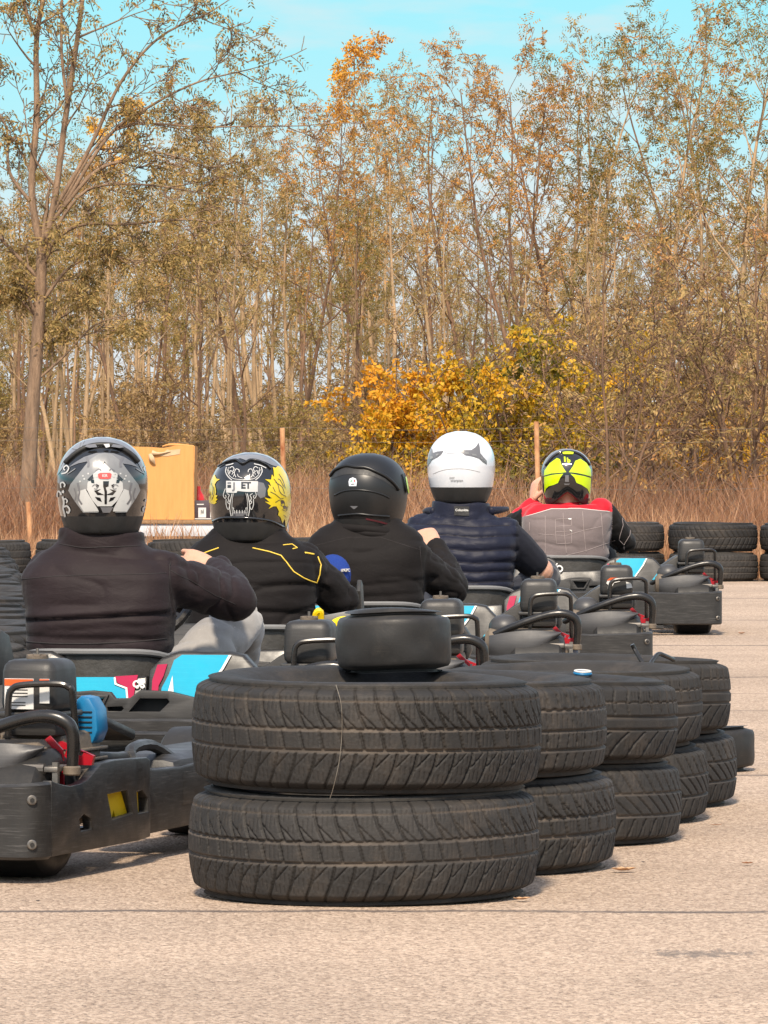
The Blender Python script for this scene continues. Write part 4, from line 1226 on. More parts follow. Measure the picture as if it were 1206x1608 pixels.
# ------------------------------------------------------------------ drivers
def cloth(name, c1, c2, rough=.75, sheen=.15, weave=420, bump=.25, crease_=1.0):
    m, t, p, co, out = base_mat(name)
    n1 = t.noise(co, 6, 5, .6)
    col = t.mix(t.ramp(n1, [(.3, 0.0), (.7, 1.0)]), c1, c2)
    lint = t.ramp(t.noise(co, 130, 2, .8), [(.62, 0.0), (.75, .35)])
    col = t.mix(lint, col, tuple(min(1, x * 1.8 + .01) for x in c1))
    t.l(col, p.inputs['Base Color']); p.inputs['Roughness'].default_value = rough
    p.inputs['Sheen Weight'].default_value = sheen; p.inputs['Sheen Roughness'].default_value = .5
    p.inputs['Specular IOR Level'].default_value = .16
    b = t.n('ShaderNodeBump'); b.inputs['Strength'].default_value = bump; b.inputs['Distance'].default_value = .004
    wv = t.noise(co, weave, 2, .7); wr = t.noise(t.scaled(co, (1, 1, 2.2)), 22, 4, .55, .6)
    rd = t.n('ShaderNodeTexNoise'); rd.noise_type = 'RIDGED_MULTIFRACTAL'; rd.normalize = True
    rd.inputs['Scale'].default_value = 7; rd.inputs['Detail'].default_value = 2; rd.inputs['Roughness'].default_value = .4; rd.inputs['Distortion'].default_value = .5
    t.l(t.scaled(co, (1, .8, 1.7)), rd.inputs['Vector'])
    b.inputs['Distance'].default_value = .007
    t.l(t.math('ADD', t.math('ADD', t.math('MULTIPLY', wv, .16), t.math('MULTIPLY', wr, 1.0)), t.math('MULTIPLY', rd.outputs[0], 3.0 * crease_)), b.inputs['Height']); t.l(b.outputs[0], p.inputs['Normal'])
    return m


m, t, p, co, out = base_mat('skin')
n1 = t.noise(co, 35, 4, .6)
t.l(t.mix(n1, (.50, .25, .165), (.58, .34, .24)), p.inputs['Base Color']); p.inputs['Roughness'].default_value = .5
p.inputs['Subsurface Weight'].default_value = .12; p.inputs['Subsurface Radius'].default_value = (.02, .008, .004); p.inputs['Subsurface Scale'].default_value = .5
MAT_SKIN = m
MAT_HAIR = pmat('dark_hair', (.03, .02, .014), (.05, .033, .022), sc=60, rough=.6)
MAT_SOFTSHELL = cloth('purple_black_softshell', (.019, .0122, .0138), (.0145, .0095, .0108), .64, .04, bump=.3)
MAT_SEAMDARK = pmat('seam_black', (.012, .009, .010), (.016, .012, .012), sc=20, rough=.8)
MAT_BLACKCLOTH = cloth('black_racing_cloth', (.0088, .0068, .0070), (.0065, .0052, .0054), .72, .03)
MAT_BLACKCLOTH2 = cloth('charcoal_cloth', (.0098, .0078, .0078), (.007, .0058, .0058), .75, .03)
MAT_PIPING = pmat('yellow_piping', (.75, .52, .06), (.65, .44, .05), sc=30, rough=.6)
MAT_NAVY = cloth('navy_quilted_nylon', (.012, .014, .029), (.009, .0105, .022), .5, .04, bump=.25, crease_=.6)
MAT_TSHIRT = cloth('navy_cotton', (.013, .0145, .023), (.010, .011, .018), .8, .05)
MAT_SUITGREY = cloth('grey_suit_cloth', (.150, .122, .122), (.128, .104, .104), .75, .2)
MAT_SUITRED = cloth('red_suit_cloth', (.46, .006, .018), (.40, .005, .015), .65, .2)
MAT_SUITBLACK = cloth('black_suit_cloth', (.009, .008, .008), (.0065, .006, .006), .7, .03)
MAT_STITCH = pmat('pale_stitching', (.27, .225, .22), (.23, .19, .185), sc=40, rough=.8)
MAT_JEANS = cloth('grey_trousers', (.30, .285, .27), (.20, .19, .185), .8, .3)
MAT_DARKJEANS = cloth('dark_trousers', (.022, .024, .034), (.014, .016, .024), .8, .2)
MAT_LABEL = pmat('woven_black_label', (.010, .010, .011), (.014, .014, .015), sc=50, rough=.7)
MAT_SHOE = pmat('black_shoe', (.03, .03, .03), (.045, .044, .042), sc=10, rough=.6)


def paint(name, c, rough=.12, coat=.8, var=.85):
    return pmat(name, c, tuple(x * var for x in c), sc=5, rough=rough, rvar=.03, coat=coat)
H_BLACK = paint('helmet_gloss_black', (.012, .012, .013)); H_MATTE = paint('helmet_matte_black', (.0095, .0095, .010), .38, 0.0)
H_WHITE = paint('helmet_gloss_white', (.60, .62, .66), .10, .9, .98); H_SILVER = paint('helmet_silver', (.20, .205, .22), .22, .6, .55)
H_SILVERL = paint('helmet_pale_silver', (.27, .275, .28), .25, .5, .55); H_LINE = paint('helmet_white_line', (.52, .52, .51), .3, .3, .8)
H_GREY = paint('helmet_mid_grey', (.14, .14, .15), .25, .5); H_YEL = paint('helmet_flame_yellow', (.66, .50, .0), .2, .6, .9)
H_NEON = paint('helmet_neon_yellow', (.50, .70, .0), .22, .5, .96); H_RED = paint('helmet_label_red', (.62, .07, .06), .3, .3)
H_TRIM = pmat('helmet_rubber_trim', (.015, .015, .015), (.022, .021, .021), sc=20, rough=.55)
H_VISOR = paint('helmet_dark_visor', (.01, .01, .012), .05, 1.0); H_GREEN = paint('helmet_green', (.05, .3, .1), .3, .2)
H_LINING = pmat('red_lining', (.10, .008, .014), (.06, .006, .01), sc=20, rough=.8)


def bm_from(mb):
    me = mb.mesh('tmp', [MAT_SKIN], 0); b = bmesh.new(); b.from_mesh(me); bpy.data.meshes.remove(me); return b


def remesh(mb, voxel, it, name='tmp'):
    me = mb.mesh(name, [MAT_SKIN], 0)
    o = link('tmp', me)
    md = o.modifiers.new('r', 'REMESH'); md.mode = 'VOXEL'; md.voxel_size = voxel
    ms = o.modifiers.new('s', 'SMOOTH'); ms.factor = .5; ms.iterations = it
    dg = bpy.context.evaluated_depsgraph_get(); dg.update()
    out = bpy.data.meshes.new_from_object(o.evaluated_get(dg))
    bpy.data.objects.remove(o); bpy.data.meshes.remove(me)
    b = bmesh.new(); b.from_mesh(out); bpy.data.meshes.remove(out)
    bmesh.ops.recalc_face_normals(b, faces=b.faces[:])
    b.normal_update()
    return b


def sring(cx, cy, z, a, b_, n=32, p=2.5, tilt=0.0):
    out = []
    for k in range(n):
        q = 2 * PI * k / n
        c, s = math.cos(q), math.sin(q)
        x = a * math.copysign(abs(c) ** (2 / p), c); y = b_ * math.copysign(abs(s) ** (2 / p), s)
        out.append((cx + x, cy + y, z + tilt * x))
    return out


def finish(b, name, mats, parent=None, extra=None):
    """bmesh -> object; extra is an MB appended as further faces of the same mesh"""
    me = bpy.data.meshes.new(name)
    for f in b.faces: f.smooth = True
    if extra:
        nb = len(b.verts)
        vs = [b.verts.new(v) for v in extra.v]
        for f, mi, fl in zip(extra.f, extra.m, extra.flat):
            try:
                q = b.faces.new([vs[i] for i in f]); q.material_index = mi; q.smooth = not fl
            except ValueError: pass
    b.to_mesh(me); b.free()
    for m in mats: me.materials.append(m)
    return link(name, me, parent)


def project(bvh, x, z, off, frm=-2.0):
    h, n, i, d = bvh.ray_cast(Vector((x, frm, z)), Vector((0, 1, 0)))
    if h is None: return None
    return h + n * off


def surf_line(mb, bvh, pts, r, mi, off=.0, n=5, step=.006, closed=False):
    """thin cord following a surface; pts are (x,z) seen from behind"""
    P = []
    pts = list(pts) + ([pts[0]] if closed else [])
    for a, b in zip(pts, pts[1:]):
        L = math.hypot(b[0] - a[0], b[1] - a[1]); m = max(1, int(L / step))
        for k in range(m):
            P.append((a[0] + (b[0] - a[0]) * k / m, a[1] + (b[1] - a[1]) * k / m))
    P.append(pts[-1])
    Q = [project(bvh, x, z, off) for x, z in P]
    run = []
    for q in Q + [None]:
        if q is None or (run and (q - run[-1]).length > .05):
            if len(run) > 1: mb.tube(run, r, n, mi, sq=(1, 1))
            run = [q] if q is not None else []
        else: run.append(q)


def decal(mb, bvh, poly, mi, off, cell=.009):
    """flat coloured shape laid on a surface seen from behind; poly is [(x,z)]"""
    b = bmesh.new()
    vs = [b.verts.new((p[0], 0, p[1])) for p in poly]
    es = [b.edges.new((vs[i], vs[(i + 1) % len(vs)])) for i in range(len(vs))]
    bmesh.ops.triangle_fill(b, use_beauty=True, use_dissolve=False, edges=es)
    for _ in range(6):
        le = [e for e in b.edges if e.calc_length() > cell]
        if not le: break
        bmesh.ops.subdivide_edges(b, edges=le, cuts=1, use_grid_fill=False)
        bmesh.ops.triangulate(b, faces=b.faces[:])
    bad = []
    for v in b.verts:
        q = project(bvh, v.co.x, v.co.z, off)
        if q is None: bad.append(v)
        else: v.co = q
    bmesh.ops.delete(b, geom=bad, context='VERTS')
    mb.bm(b, mi)


def stroke(mb, bvh, pts, w, mi, off, smooth=4):
    """ribbon of width w laid on a surface"""
    P = catmull([Vector((x, z, 0)) for x, z in pts], smooth) if smooth and len(pts) > 2 else [Vector((x, z, 0)) for x, z in pts]
    n = len(P); L = []; Rr = []
    for i in range(n):
        t_ = (P[min(i + 1, n - 1)] - P[max(i - 1, 0)]); t_ = t_.normalized() if t_.length > 1e-9 else Vector((1, 0, 0))
        s_ = Vector((-t_.y, t_.x, 0)) * w * .5
        L.append(P[i] + s_); Rr.append(P[i] - s_)
    for i in range(n - 1):
        q = [project(bvh, a.x, a.y, off) for a in (L[i], L[i + 1], Rr[i + 1], Rr[i])]
        if all(q): mb.add(q, [(0, 1, 2, 3)], mi)


def text_on(mb, bvh, body, size, mi, x, z, off, bold=0.0, rot=0.0):
    tmp = MB(); text_mesh(body, size, 0, Matrix.Identity(4), tmp, 0, bold)
    V = []
    ok = True
    for v in tmp.v:
        c, s = math.cos(rot), math.sin(rot)
        q = project(bvh, x + v.x * c - v.y * s, z + v.x * s + v.y * c, off)
        if q is None: ok = False; break
        V.append(q)
    if ok: mb.add(V, tmp.f, mi, None, True)


def hand(mb, W, d, n, side, curl=(35, 45, 35), spread=.5, sc=1.0, thumb=.5):
    """palm, four fingers and a thumb; d along the hand, n towards the palm side, side=+1 thumb on the side d x n"""
    d = Vector(d).normalized(); n = Vector(n); n = (n - d * n.dot(d)).normalized(); s = d.cross(n) * side
    W = Vector(W)
    rings = []
    for tt, a, b_ in ((-.012, .024, .019), (.012, .029, .019), (.04, .037, .0185), (.07, .041, .016), (.088, .040, .0125), (.094, .034, .009)):
        rings.append([W + d * tt * sc + s * a * sc * math.cos(2 * PI * k / 16) + n * b_ * sc * math.sin(2 * PI * k / 16) for k in range(16)])
    mb.loft(rings)
    for k, (o, L) in enumerate(zip((.032, .0112, -.0100, -.031), (.070, .080, .074, .058))):
        p = W + d * .084 * sc + s * o * sc
        q = d + s * spread * (1.5 - k) * .12
        ang = 0; P = [p - d * .015 * sc, p]; 
        for c_, f in zip(curl, (.45, .31, .24)):
            ang += c_ * (1 + .06 * (k - 1.5))
            v = q * math.cos(R(ang)) + n * math.sin(R(ang))
            p = p + v.normalized() * L * f * sc; P.append(p)
        r0 = (.0076, .0080, .0077, .0068)[k] * sc
        mb.tube(P, [r0, r0, r0 * .95, r0 * .86, r0 * .72], 10, smooth=3)
        mb.ell(tuple(P[-1]), (r0 * .74,) * 3, nu=10, nv=6)
    p = W + d * .022 * sc + s * .030 * sc
    v1 = (d * .75 + s * (1 - thumb * .5) + n * thumb).normalized(); v2 = (d + n * thumb * 1.2).normalized()
    P = [p - v1 * .012 * sc, p, p + v1 * .042 * sc, p + v1 * .042 * sc + v2 * .030 * sc]
    mb.tube(P, [.013 * sc, .0125 * sc, .0105 * sc, .008 * sc], 10, smooth=3); mb.ell(tuple(P[-1]), (.0082 * sc,) * 3, nu=10, nv=6)


TORSO = [(.09, .02, .165, .13), (.16, -.01, .178, .14), (.26, -.05, .176, .132), (.36, -.085, .178, .126), (.46, -.105, .185, .122), (.54, -.112, .190, .112), (.59, -.108, .172, .092), (.625, -.100, .125, .075), (.65, -.095, .08, .064), (.67, -.09, .062, .060)]


def torso(mb, inf, zlo, zhi, wide=1.0, prof=None, tilt=0.0, p=2.6):
    rings = []
    for z, y, a, b_ in (prof or TORSO):
        if zlo - 1e-6 <= z <= zhi + 1e-6: rings.append(sring(0, y, z, a * wide + inf, b_ + inf, 36, p, tilt))
    mb.loft(rings)


def limb_tube(mb, pts, rad, n=16):
    mb.tube(pts, rad, n, smooth=5)
    for q, r in ((pts[0], rad[0]), (pts[-1], rad[-1])): mb.ell(tuple(q), (r * .98,) * 3, nu=14, nv=8)


def arm_pts(S, E, W):
    S, E, W = Vector(S), Vector(E), Vector(W)
    return [S, S.lerp(E, .5), S.lerp(E, .88), E, E.lerp(W, .14), E.lerp(W, .55), W]


def person(idx, px, spec):
    kx, ky, h = KART_AT[idx]
    S = {s: Vector(((.160 if s == 'r' else .138) * spec.get('wide', 1) * (1 if s == 'r' else -1), -.10 if s == 'r' else -.085, .572 + spec.get('lift', {}).get(s, 0))) for s in 'rl'}
    E = {s: Vector(spec[s][0]) for s in 'rl'}; W = {s: Vector(spec[s][1]) for s in 'rl'}
    # --- body, one continuous surface
    mb = MB()
    torso(mb, -.022, .09, .67, spec.get('wide', 1))
    hz = spec['head'][2]
    mb.tube([(0, -.092, .60), (0, -.085, .68), (0, -.075, .76)], [.062, .057, .058], 18)
    mb.ell((0, -.055, hz + .01), (.074, .092, .112), nu=24, nv=16)
    mb.ell((0, .045, hz - .005), (.014, .020, .022)); mb.ell((0, .0, hz - .075), (.045, .045, .035))
    for sx in (-1, 1): mb.ell((sx * .074, -.05, hz), (.010, .02, .03)); mb.ell((sx * .03, .028, hz + .015), (.015, .01, .01))
    for s in 'rl':
        P = arm_pts(S[s], E[s], W[s])
        ar = spec.get('armr', 1); limb_tube(mb, P, [.050 * ar, .046 * ar, .041 * ar, .040 * ar, .041 * ar, .034 * ar, .025])
        d = Vector(spec[s][2]); n = Vector(spec[s][3])
        hand(mb, W[s] + d.normalized() * .01, d, n, (1 if s == 'r' else -1) * spec[s][5] if len(spec[s]) > 5 else (1 if s == 'r' else -1), curl=spec[s][4], sc=1.04)
    knees = spec.get('knee', {}); 
    LEG = {}
    for s, sx in (('r', 1), ('l', -1)):
        kn = Vector(knees.get(s, (sx * .20, .47, .36)))
        LEG[s] = [Vector((sx * .09, .02, .15)), Vector((sx * .09, .02, .15)).lerp(kn, .5) + Vector((0, 0, .01)), kn, kn.lerp(Vector((sx * .16, .92, .12)), .5), Vector((sx * .16, .92, .12))]
        limb_tube(mb, LEG[s], [.082, .074, .056, .052, .038])
        mb.ell((sx * .16, .965, .12), (.042, .05, .085))
    b = remesh(mb, .0043, 2)
    me_o = finish(b, 'person', [MAT_SKIN])
    me_o.location = (kx, ky, .004); me_o.rotation_euler = (0, 0, -R(h))
    tag(me_o, spec['label'], 'person', 'drivers waiting in their karts')
    # --- trousers
    mb = MB()
    torso(mb, .004, .09, .26, spec.get('wide', 1))
    for s in 'rl':
        limb_tube(mb, LEG[s], [.092, .086, .072 * spec.get('kneew', 1), .066, .056])
    b = remesh(mb, .0075, 4)
    for v in b.verts:
        f = noise.noise(v.co * 11 + Vector((idx * 3, 0, 0))) * .006 - .008 * fold(v.co, (9, 7, 12), idx * 5.0) + noise.noise(Vector((v.co.x * 9, v.co.y * 28, v.co.z * 28))) * .0035
        v.co += v.normal * f
    finish(b, 'trousers', [spec['trouser']], me_o)
    for s, sx in (('r', 1), ('l', -1)):
        f = MB(); f.loft([sring(sx * .16, .965 + .0, .045 + 0 * k, a, l) for k, (a, l) in enumerate([(.03, .09)])] + [sring(sx * .16, .965, z, a, l, 32, 2.4) for z, a, l in ((.05, .044, .105), (.09, .048, .10), (.135, .045, .08), (.17, .04, .055))], 0, Matrix.Translation((0, 0, 0)))
        f.build('shoe', [MAT_SHOE], me_o)
    # --- jacket
    mb = MB()
    prof = spec.get('prof', TORSO)
    torso(mb, spec.get('inf', .012), spec['hem'], spec.get('ntop', .665), spec.get('wide', 1), prof, spec.get('tilt', 0))
    for s in 'rl':
        P = arm_pts(S[s], E[s], W[s]); rr = spec.get('sleeve', [.070, .066, .062, .060, .060, .050, .040])
        k = spec.get('cut', 7)
        if k == 7: P = P[:-1] + [P[-1].lerp(P[-2], .06)]
        if 'cutl' in spec: P = [P[0], P[0].lerp(P[3], spec['cutl'] * .55), P[0].lerp(P[3], spec['cutl'])]
        limb_tube(mb, P[:k], rr[:k])
    for z0, z1, a0, a1 in spec.get('collar', ()):
        mb.loft([sring(spec.get('colx', 0), -.095, z0, a0, a0 * .80, 32, 2.2), sring(spec.get('colx', 0), -.092, z1, a1, a1 * .82, 32, 2.2, spec.get('colt', 0))])
    b = remesh(mb, .0062, 3)
    dsp = spec['disp']
    for v in b.verts: v.co += v.normal * dsp(v.co, v.normal)
    b.normal_update()
    for f in b.faces: f.material_index = spec['matfn'](f.calc_center_median()) if 'matfn' in spec else 0
    bvh = BVHTree.FromBMesh(b)
    ex = MB()
    if 'extra' in spec: spec['extra'](ex, bvh)
    finish(b, 'jacket', spec['mats'], me_o, ex)
    return me_o


def helmet(o, head, yaw, hw, hh, hd, bottom, mats, deco, heading, trim=.86, arch=0.0):
    """head: centre in the person's frame; mats[0] shell, mats[1] trim, mats[2] visor"""
    m = MB()
    rings = []; N = 40; nz = 30
    def wz(s):
        if s < .5: return max(.0, 1 - abs(1 - s / .5) ** 2.25) ** (1 / 2.15)
        return 1 - bottom * ((s - .5) / .5) ** 2.1
    cy_, sy_ = math.cos(yaw), math.sin(yaw)
    for i in range(nz + 1):
        s = (i / nz) ** 1.0
        s = .004 + .996 * s if i < nz else 1.0
        w_ = wz(s); z = hh * (1 - 2 * s)
        ring = []
        for k in range(N):
            a = 2 * PI * k / N; c, q = math.cos(a), math.sin(a)
            x = hw * w_ * math.copysign(abs(c) ** (2 / 2.15), c)
            dep = hd * (1.08 if q > 0 else .96) * (w_ if q < 0 else (w_ if s < .5 else 1 - .12 * ((s - .5) / .5) ** 2))
            y = dep * math.copysign(abs(q) ** (2 / 2.15), q)
            zz = z if z > 0 else z * (1 - arch / hh * max(0, -q) ** 3 * max(0, 1 - abs(c) * .9))
            ring.append((x * cy_ - y * sy_, x * sy_ + y * cy_, zz))
        rings.append(ring)
    last = rings[-1]
    rings.append([(x * .95, y * .95, z - .006) for x, y, z in last]); rings.append([(x * .84, y * .84, z + .002) for x, y, z in last]); rings.append([(x * .74, y * .74, z + .05) for x, y, z in last])
    n0 = len(m.f)
    m.loft(rings, 0)
    b = bm_from(m)
    for f in b.faces:
        c = f.calc_center_median()
        s = (hh - c.z) / (2 * hh)
        lx = c.x * cy_ + c.y * sy_; ly = -c.x * sy_ + c.y * cy_
        if s > trim + .06 * max(0, -ly / hd) * 0: f.material_index = 1
        elif ly > hd * .45 and .36 < s < .66: f.material_index = 2
    bvh = BVHTree.FromBMesh(b)
    ex = MB(); deco(ex, bvh)
    ho = finish(b, 'helmet', mats, o, ex)
    ho.location = head; ho.rotation_euler = (0, 0, R(heading))
    return ho


def conv(k, ox, oy, cx, cy, mpp):
    return lambda *pts: [((p[0] / k + ox - cx) * mpp, -(p[1] / k + oy - cy) * mpp) for p in pts]
def mirror(pts, cx): return [(2 * cx - x, y) for x, y in pts]


def nz3(p, s, o=0): return noise.noise(Vector((p.x * s[0] + o, p.y * s[1], p.z * s[2])))


def fold(p, s, o, k=3.0):
    """sharp irregular creases"""
    q = 1 - min(1, abs(noise.noise(Vector((p.x * s[0] + o, p.y * s[1], p.z * s[2])))) * 2.6)
    return q ** k


# ---------- first driver: purple black softshell
def crease(p, z0, slope, amp, w_=.012):
    """fold across the back: cloth hangs over a line"""
    dz = p.z - (z0 + slope * p.x)
    up = math.exp(-((dz - w_) / (w_ * 1.6)) ** 2) if dz > 0 else 0
    dn = math.exp(-((dz + w_ * .5) / (w_ * .7)) ** 2)
    return amp * (up - 1.1 * dn)
def back(p, n): return max(0, min(1, (-n.y - .1) * 2))


def disp1(p, n):
    d = nz3(p, (7, 7, 9)) * .006 + nz3(p, (5, 9, 22), 4) * .004
    if p.x < .225: d += back(p, n) * (crease(p, .464, .055, .0065, .009) + crease(p, .41, -.02, .003, .01)) - .0045 * fold(p, (5, 3, 13), 3) * back(p, n)
    if p.x > .2: d += nz3(p, (26, 26, 14), 8) * .004 - .007 * fold(p, (16, 10, 9), 9)
    d += back(p, n) * .006 * max(0, nz3(p, (9, 5, 12), 2)) * (1 if p.z > .56 else 0)
    return d
def extra1(m, bvh):
    surf_line(m, bvh, [(-.205, .560), (-.1, .570), (0, .574), (.12, .576), (.19, .578)], .0016, 1, -.0004)
    surf_line(m, bvh, [(.196, .61), (.200, .55), (.203, .48), (.205, .42)], .0016, 1, -.0004)
    surf_line(m, bvh, [(.20, .585), (.25, .553), (.30, .515), (.345, .49)], .0016, 1, -.0004)
    surf_line(m, bvh, [(-.195, .395), (-.1, .392), (0, .392), (.1, .396), (.19, .404)], .0022, 1, -.0002)
    surf_line(m, bvh, [(-.10, .655), (-.03, .645), (.05, .648), (.115, .65)], .0018, 1, -.0003)
PROF1 = [(.36, -.10, .178, .13), (.385, -.10, .186, .132), (.42, -.104, .184, .13), (.46, -.108, .188, .13), (.52, -.112, .195, .122), (.565, -.112, .198, .11), (.60, -.108, .180, .092), (.628, -.1, .15, .078), (.648, -.096, .115, .072), (.665, -.094, .098, .07)]
p1 = person(1, 157, dict(wide=1.02, hem=.36, prof=PROF1, inf=.008, head=(0, -.07, .800), trouser=MAT_JEANS, kneew=.92, knee={'r': (.275, .52, .425), 'l': (-.22, .5, .38)},
    r=((.330, .10, .500), (.248, .30, .580), (-.88, .30, .16), (.35, .7, -.40), (18, 38, 26)), l=((-.19, .16, .46), (-.14, .42, .53), (.3, .8, .2), (0, .3, -1), (40, 60, 40)),
    collar=[(.62, .690, .118, .112)], colt=-.06, colx=.003, disp=disp1, extra=extra1, mats=[MAT_SOFTSHELL, MAT_SEAMDARK],
    label='driver in a purple black softshell jacket and grey trousers, silver and black helmet'))
# ---------- second driver
def disp2(p, n):
    d = nz3(p, (7, 7, 10), 11) * .006 + nz3(p, (6, 9, 26), 14) * .003 - .006 * fold(p, (5, 4, 12), 15)
    if p.x < .24: d += back(p, n) * (crease(p, .475 + .02 * math.sin(p.x * 14), .08, .003) + crease(p, .425, -.05, .004))
    if abs(p.x) > .21: d += nz3(p, (16, 16, 30), 3) * .005 - .006 * fold(p, (9, 9, 20), 33)
    return d
C2 = conv(3.015, 250, 670, 392, 700, .00194)
def z2(pts): return [(x, CAMH + z) for x, z in C2(*pts)]
def extra2(m, bvh):
    surf_line(m, bvh, z2([(460, 575), (540, 592), (595, 610), (620, 640), (655, 685), (700, 715), (750, 740), (765, 700), (770, 655), (755, 618)]), .0021, 1, .001)
    surf_line(m, bvh, z2([(300, 575), (240, 596), (190, 618), (160, 638)]), .0021, 1, .001)
    surf_line(m, bvh, z2([(600, 562), (640, 558), (665, 575), (645, 580)]), .0018, 1, .001)
    surf_line(m, bvh, z2([(700, 598), (740, 606)]), .003, 1, .001)
    surf_line(m, bvh, z2([(480, 942), (580, 935), (680, 918), (800, 900)]), .002, 2, 0)
    surf_line(m, bvh, z2([(745, 735), (750, 790), (740, 850)]), .0014, 2, 0)
p2 = person(2, 392, dict(wide=1.03, hem=.36, prof=[(z, y, a * 1.0, b_) for z, y, a, b_ in PROF1], inf=.008, head=(0, -.07, .765), trouser=MAT_DARKJEANS, lift={'r': -.01, 'l': -.035},
    r=((.262, .02, .445), (.17, .36, .50), (-.3, .8, .3), (0, .3, -1), (40, 60, 40)), l=((-.25, .06, .445), (-.15, .40, .50), (.3, .8, .3), (0, .3, -1), (40, 60, 40)),
    collar=[(.60, .668, .094, .088)], disp=disp2, extra=extra2, mats=[MAT_BLACKCLOTH, MAT_PIPING, MAT_SEAMDARK],
    label='driver in a black jacket with thin yellow piping, black helmet with yellow flames'))
# ---------- third driver
def disp3(p, n):
    d = nz3(p, (6, 7, 9), 21) * .006 + nz3(p, (6, 9, 22), 24) * .0025 - .005 * fold(p, (5, 4, 11), 25)
    if abs(p.x) < .25: d += back(p, n) * (crease(p, .44, .09, .002) + crease(p, .40, .06, .002))
    if p.x > .22: d += nz3(p, (22, 22, 22), 3) * .005 - .006 * fold(p, (10, 10, 18), 34)
    return d
def extra3(m, bvh):
    surf_line(m, bvh, [(-.2, .565), (-.06, .60), (.05, .60), (.16, .565), (.19, .555)], .0013, 1, -.0003)
    surf_line(m, bvh, [(.186, .57), (.192, .50), (.195, .42)], .0015, 1, -.0003)
    # hood roll at the neck
    m.tube([Vector(q) for q in ((-.115, -.12, .628), (-.07, -.17, .632), (0, -.19, .628), (.07, -.178, .618), (.125, -.12, .605))], [.012, .017, .019, .017, .012], 10, 0, smooth=5)
    m.tube([Vector(q) for q in ((-.06, -.165, .618), (0, -.195, .612), (.08, -.18, .606), (.12, -.12, .60))], [.010, .014, .013, .01], 10, 0, smooth=5)
p3 = person(3, 577, dict(wide=1.03, hem=.36, prof=PROF1, inf=.010, head=(0, -.07, .762), trouser=MAT_DARKJEANS, lift={'r': -.055, 'l': -.02},
    r=((.288, .04, .415), (.225, .20, .555), (-.35, .55, .45), (-.1, .6, -.6), (65, 75, 40)), l=((-.25, .08, .44), (-.15, .40, .50), (.3, .8, .3), (0, .3, -1), (40, 60, 40)),
    collar=[(.60, .640, .112, .104)], disp=disp3, extra=extra3, mats=[MAT_BLACKCLOTH2, MAT_SEAMDARK],
    label='driver in a plain black hooded jacket with a matte black helmet, bare fist raised'))
# ---------- fourth driver: puffer vest over a T-shirt
SEAMS = (.362, .398, .436, .472, .518, .572, .612, .640)
def disp4(p, n):
    if p.x > .222 or p.x < -.222: return nz3(p, (9, 9, 14), 31) * .005
    zz = p.z + .006 * math.sin(p.x * 9 + .6) + .0022 * math.sin(p.x * 31)
    d = 0
    for a, b_ in zip(SEAMS, SEAMS[1:]):
        if a <= zz < b_:
            u = (zz - a) / (b_ - a); d = .0105 * math.sin(PI * u) ** .5 * min(1, (b_ - a) / .04) * (1 + .5 * nz3(p, (11, 5, 9), 77)) - .005
    d += nz3(p, (30, 12, 14), 5) * .0035 + nz3(p, (12, 9, 40), 7) * .003
    return d if p.z < .655 else nz3(p, (14, 14, 14), 9) * .004
def mat4(c):
    if c.z > .62 and abs(c.x) < .2: return 0
    return 1 if abs(c.x) > .212 + .02 * (c.z - .5) else 0
def extra4(m, bvh):
    for s in SEAMS[1:-1]:
        surf_line(m, bvh, [(x / 100, s - .006 * math.sin(x / 100 * 9 + .6) - .0022 * math.sin(x / 100 * 31)) for x in range(-19, 20, 2)], .0011, 2, -.0004)
    cx, cz = .005, .664
    decal(m, bvh, [(cx - .029, cz - .016), (cx + .027, cz - .018), (cx + .028, cz + .018), (cx - .028, cz + .019)], 3, .004)
    text_on(m, bvh, 'Columbia', .0125, 4, cx, cz + .004, .0055, .0003)
    m.tube([Vector(q) for q in ((.11, -.13, .665), (.15, -.08, .668), (.178, -.03, .672))], [.018, .014, .009], 10, 0, smooth=4)
    m.tube([Vector(q) for q in ((-.10, -.13, .663), (-.13, -.08, .664), (-.142, -.04, .66))], [.018, .014, .009], 10, 0, smooth=4)
p4 = person(4, 724, dict(wide=1.05, hem=.36, prof=PROF1, inf=.006, head=(0, -.07, .838), trouser=MAT_DARKJEANS, lift={'r': .0, 'l': .015}, knee={'r': (.315, .42, .40), 'l': (-.22, .5, .38)},
    r=((.310, .04, .430), (.22, .34, .50), (-.3, .8, .3), (0, .3, -1), (40, 60, 40)), l=((-.245, .08, .45), (-.16, .40, .50), (.3, .8, .3), (0, .3, -1), (40, 60, 40)), armr=1.18,
    cut=3, cutl=.74, sleeve=[.072, .070, .064, .06, .06, .05, .04], collar=[(.62, .700, .120, .112)], colt=-.05, disp=disp4, matfn=mat4, extra=extra4, mats=[MAT_NAVY, MAT_TSHIRT, MAT_SEAMDARK, MAT_LABEL, MAT_WHITE],
    label='driver in a navy padded vest over a short sleeved shirt, white helmet'))
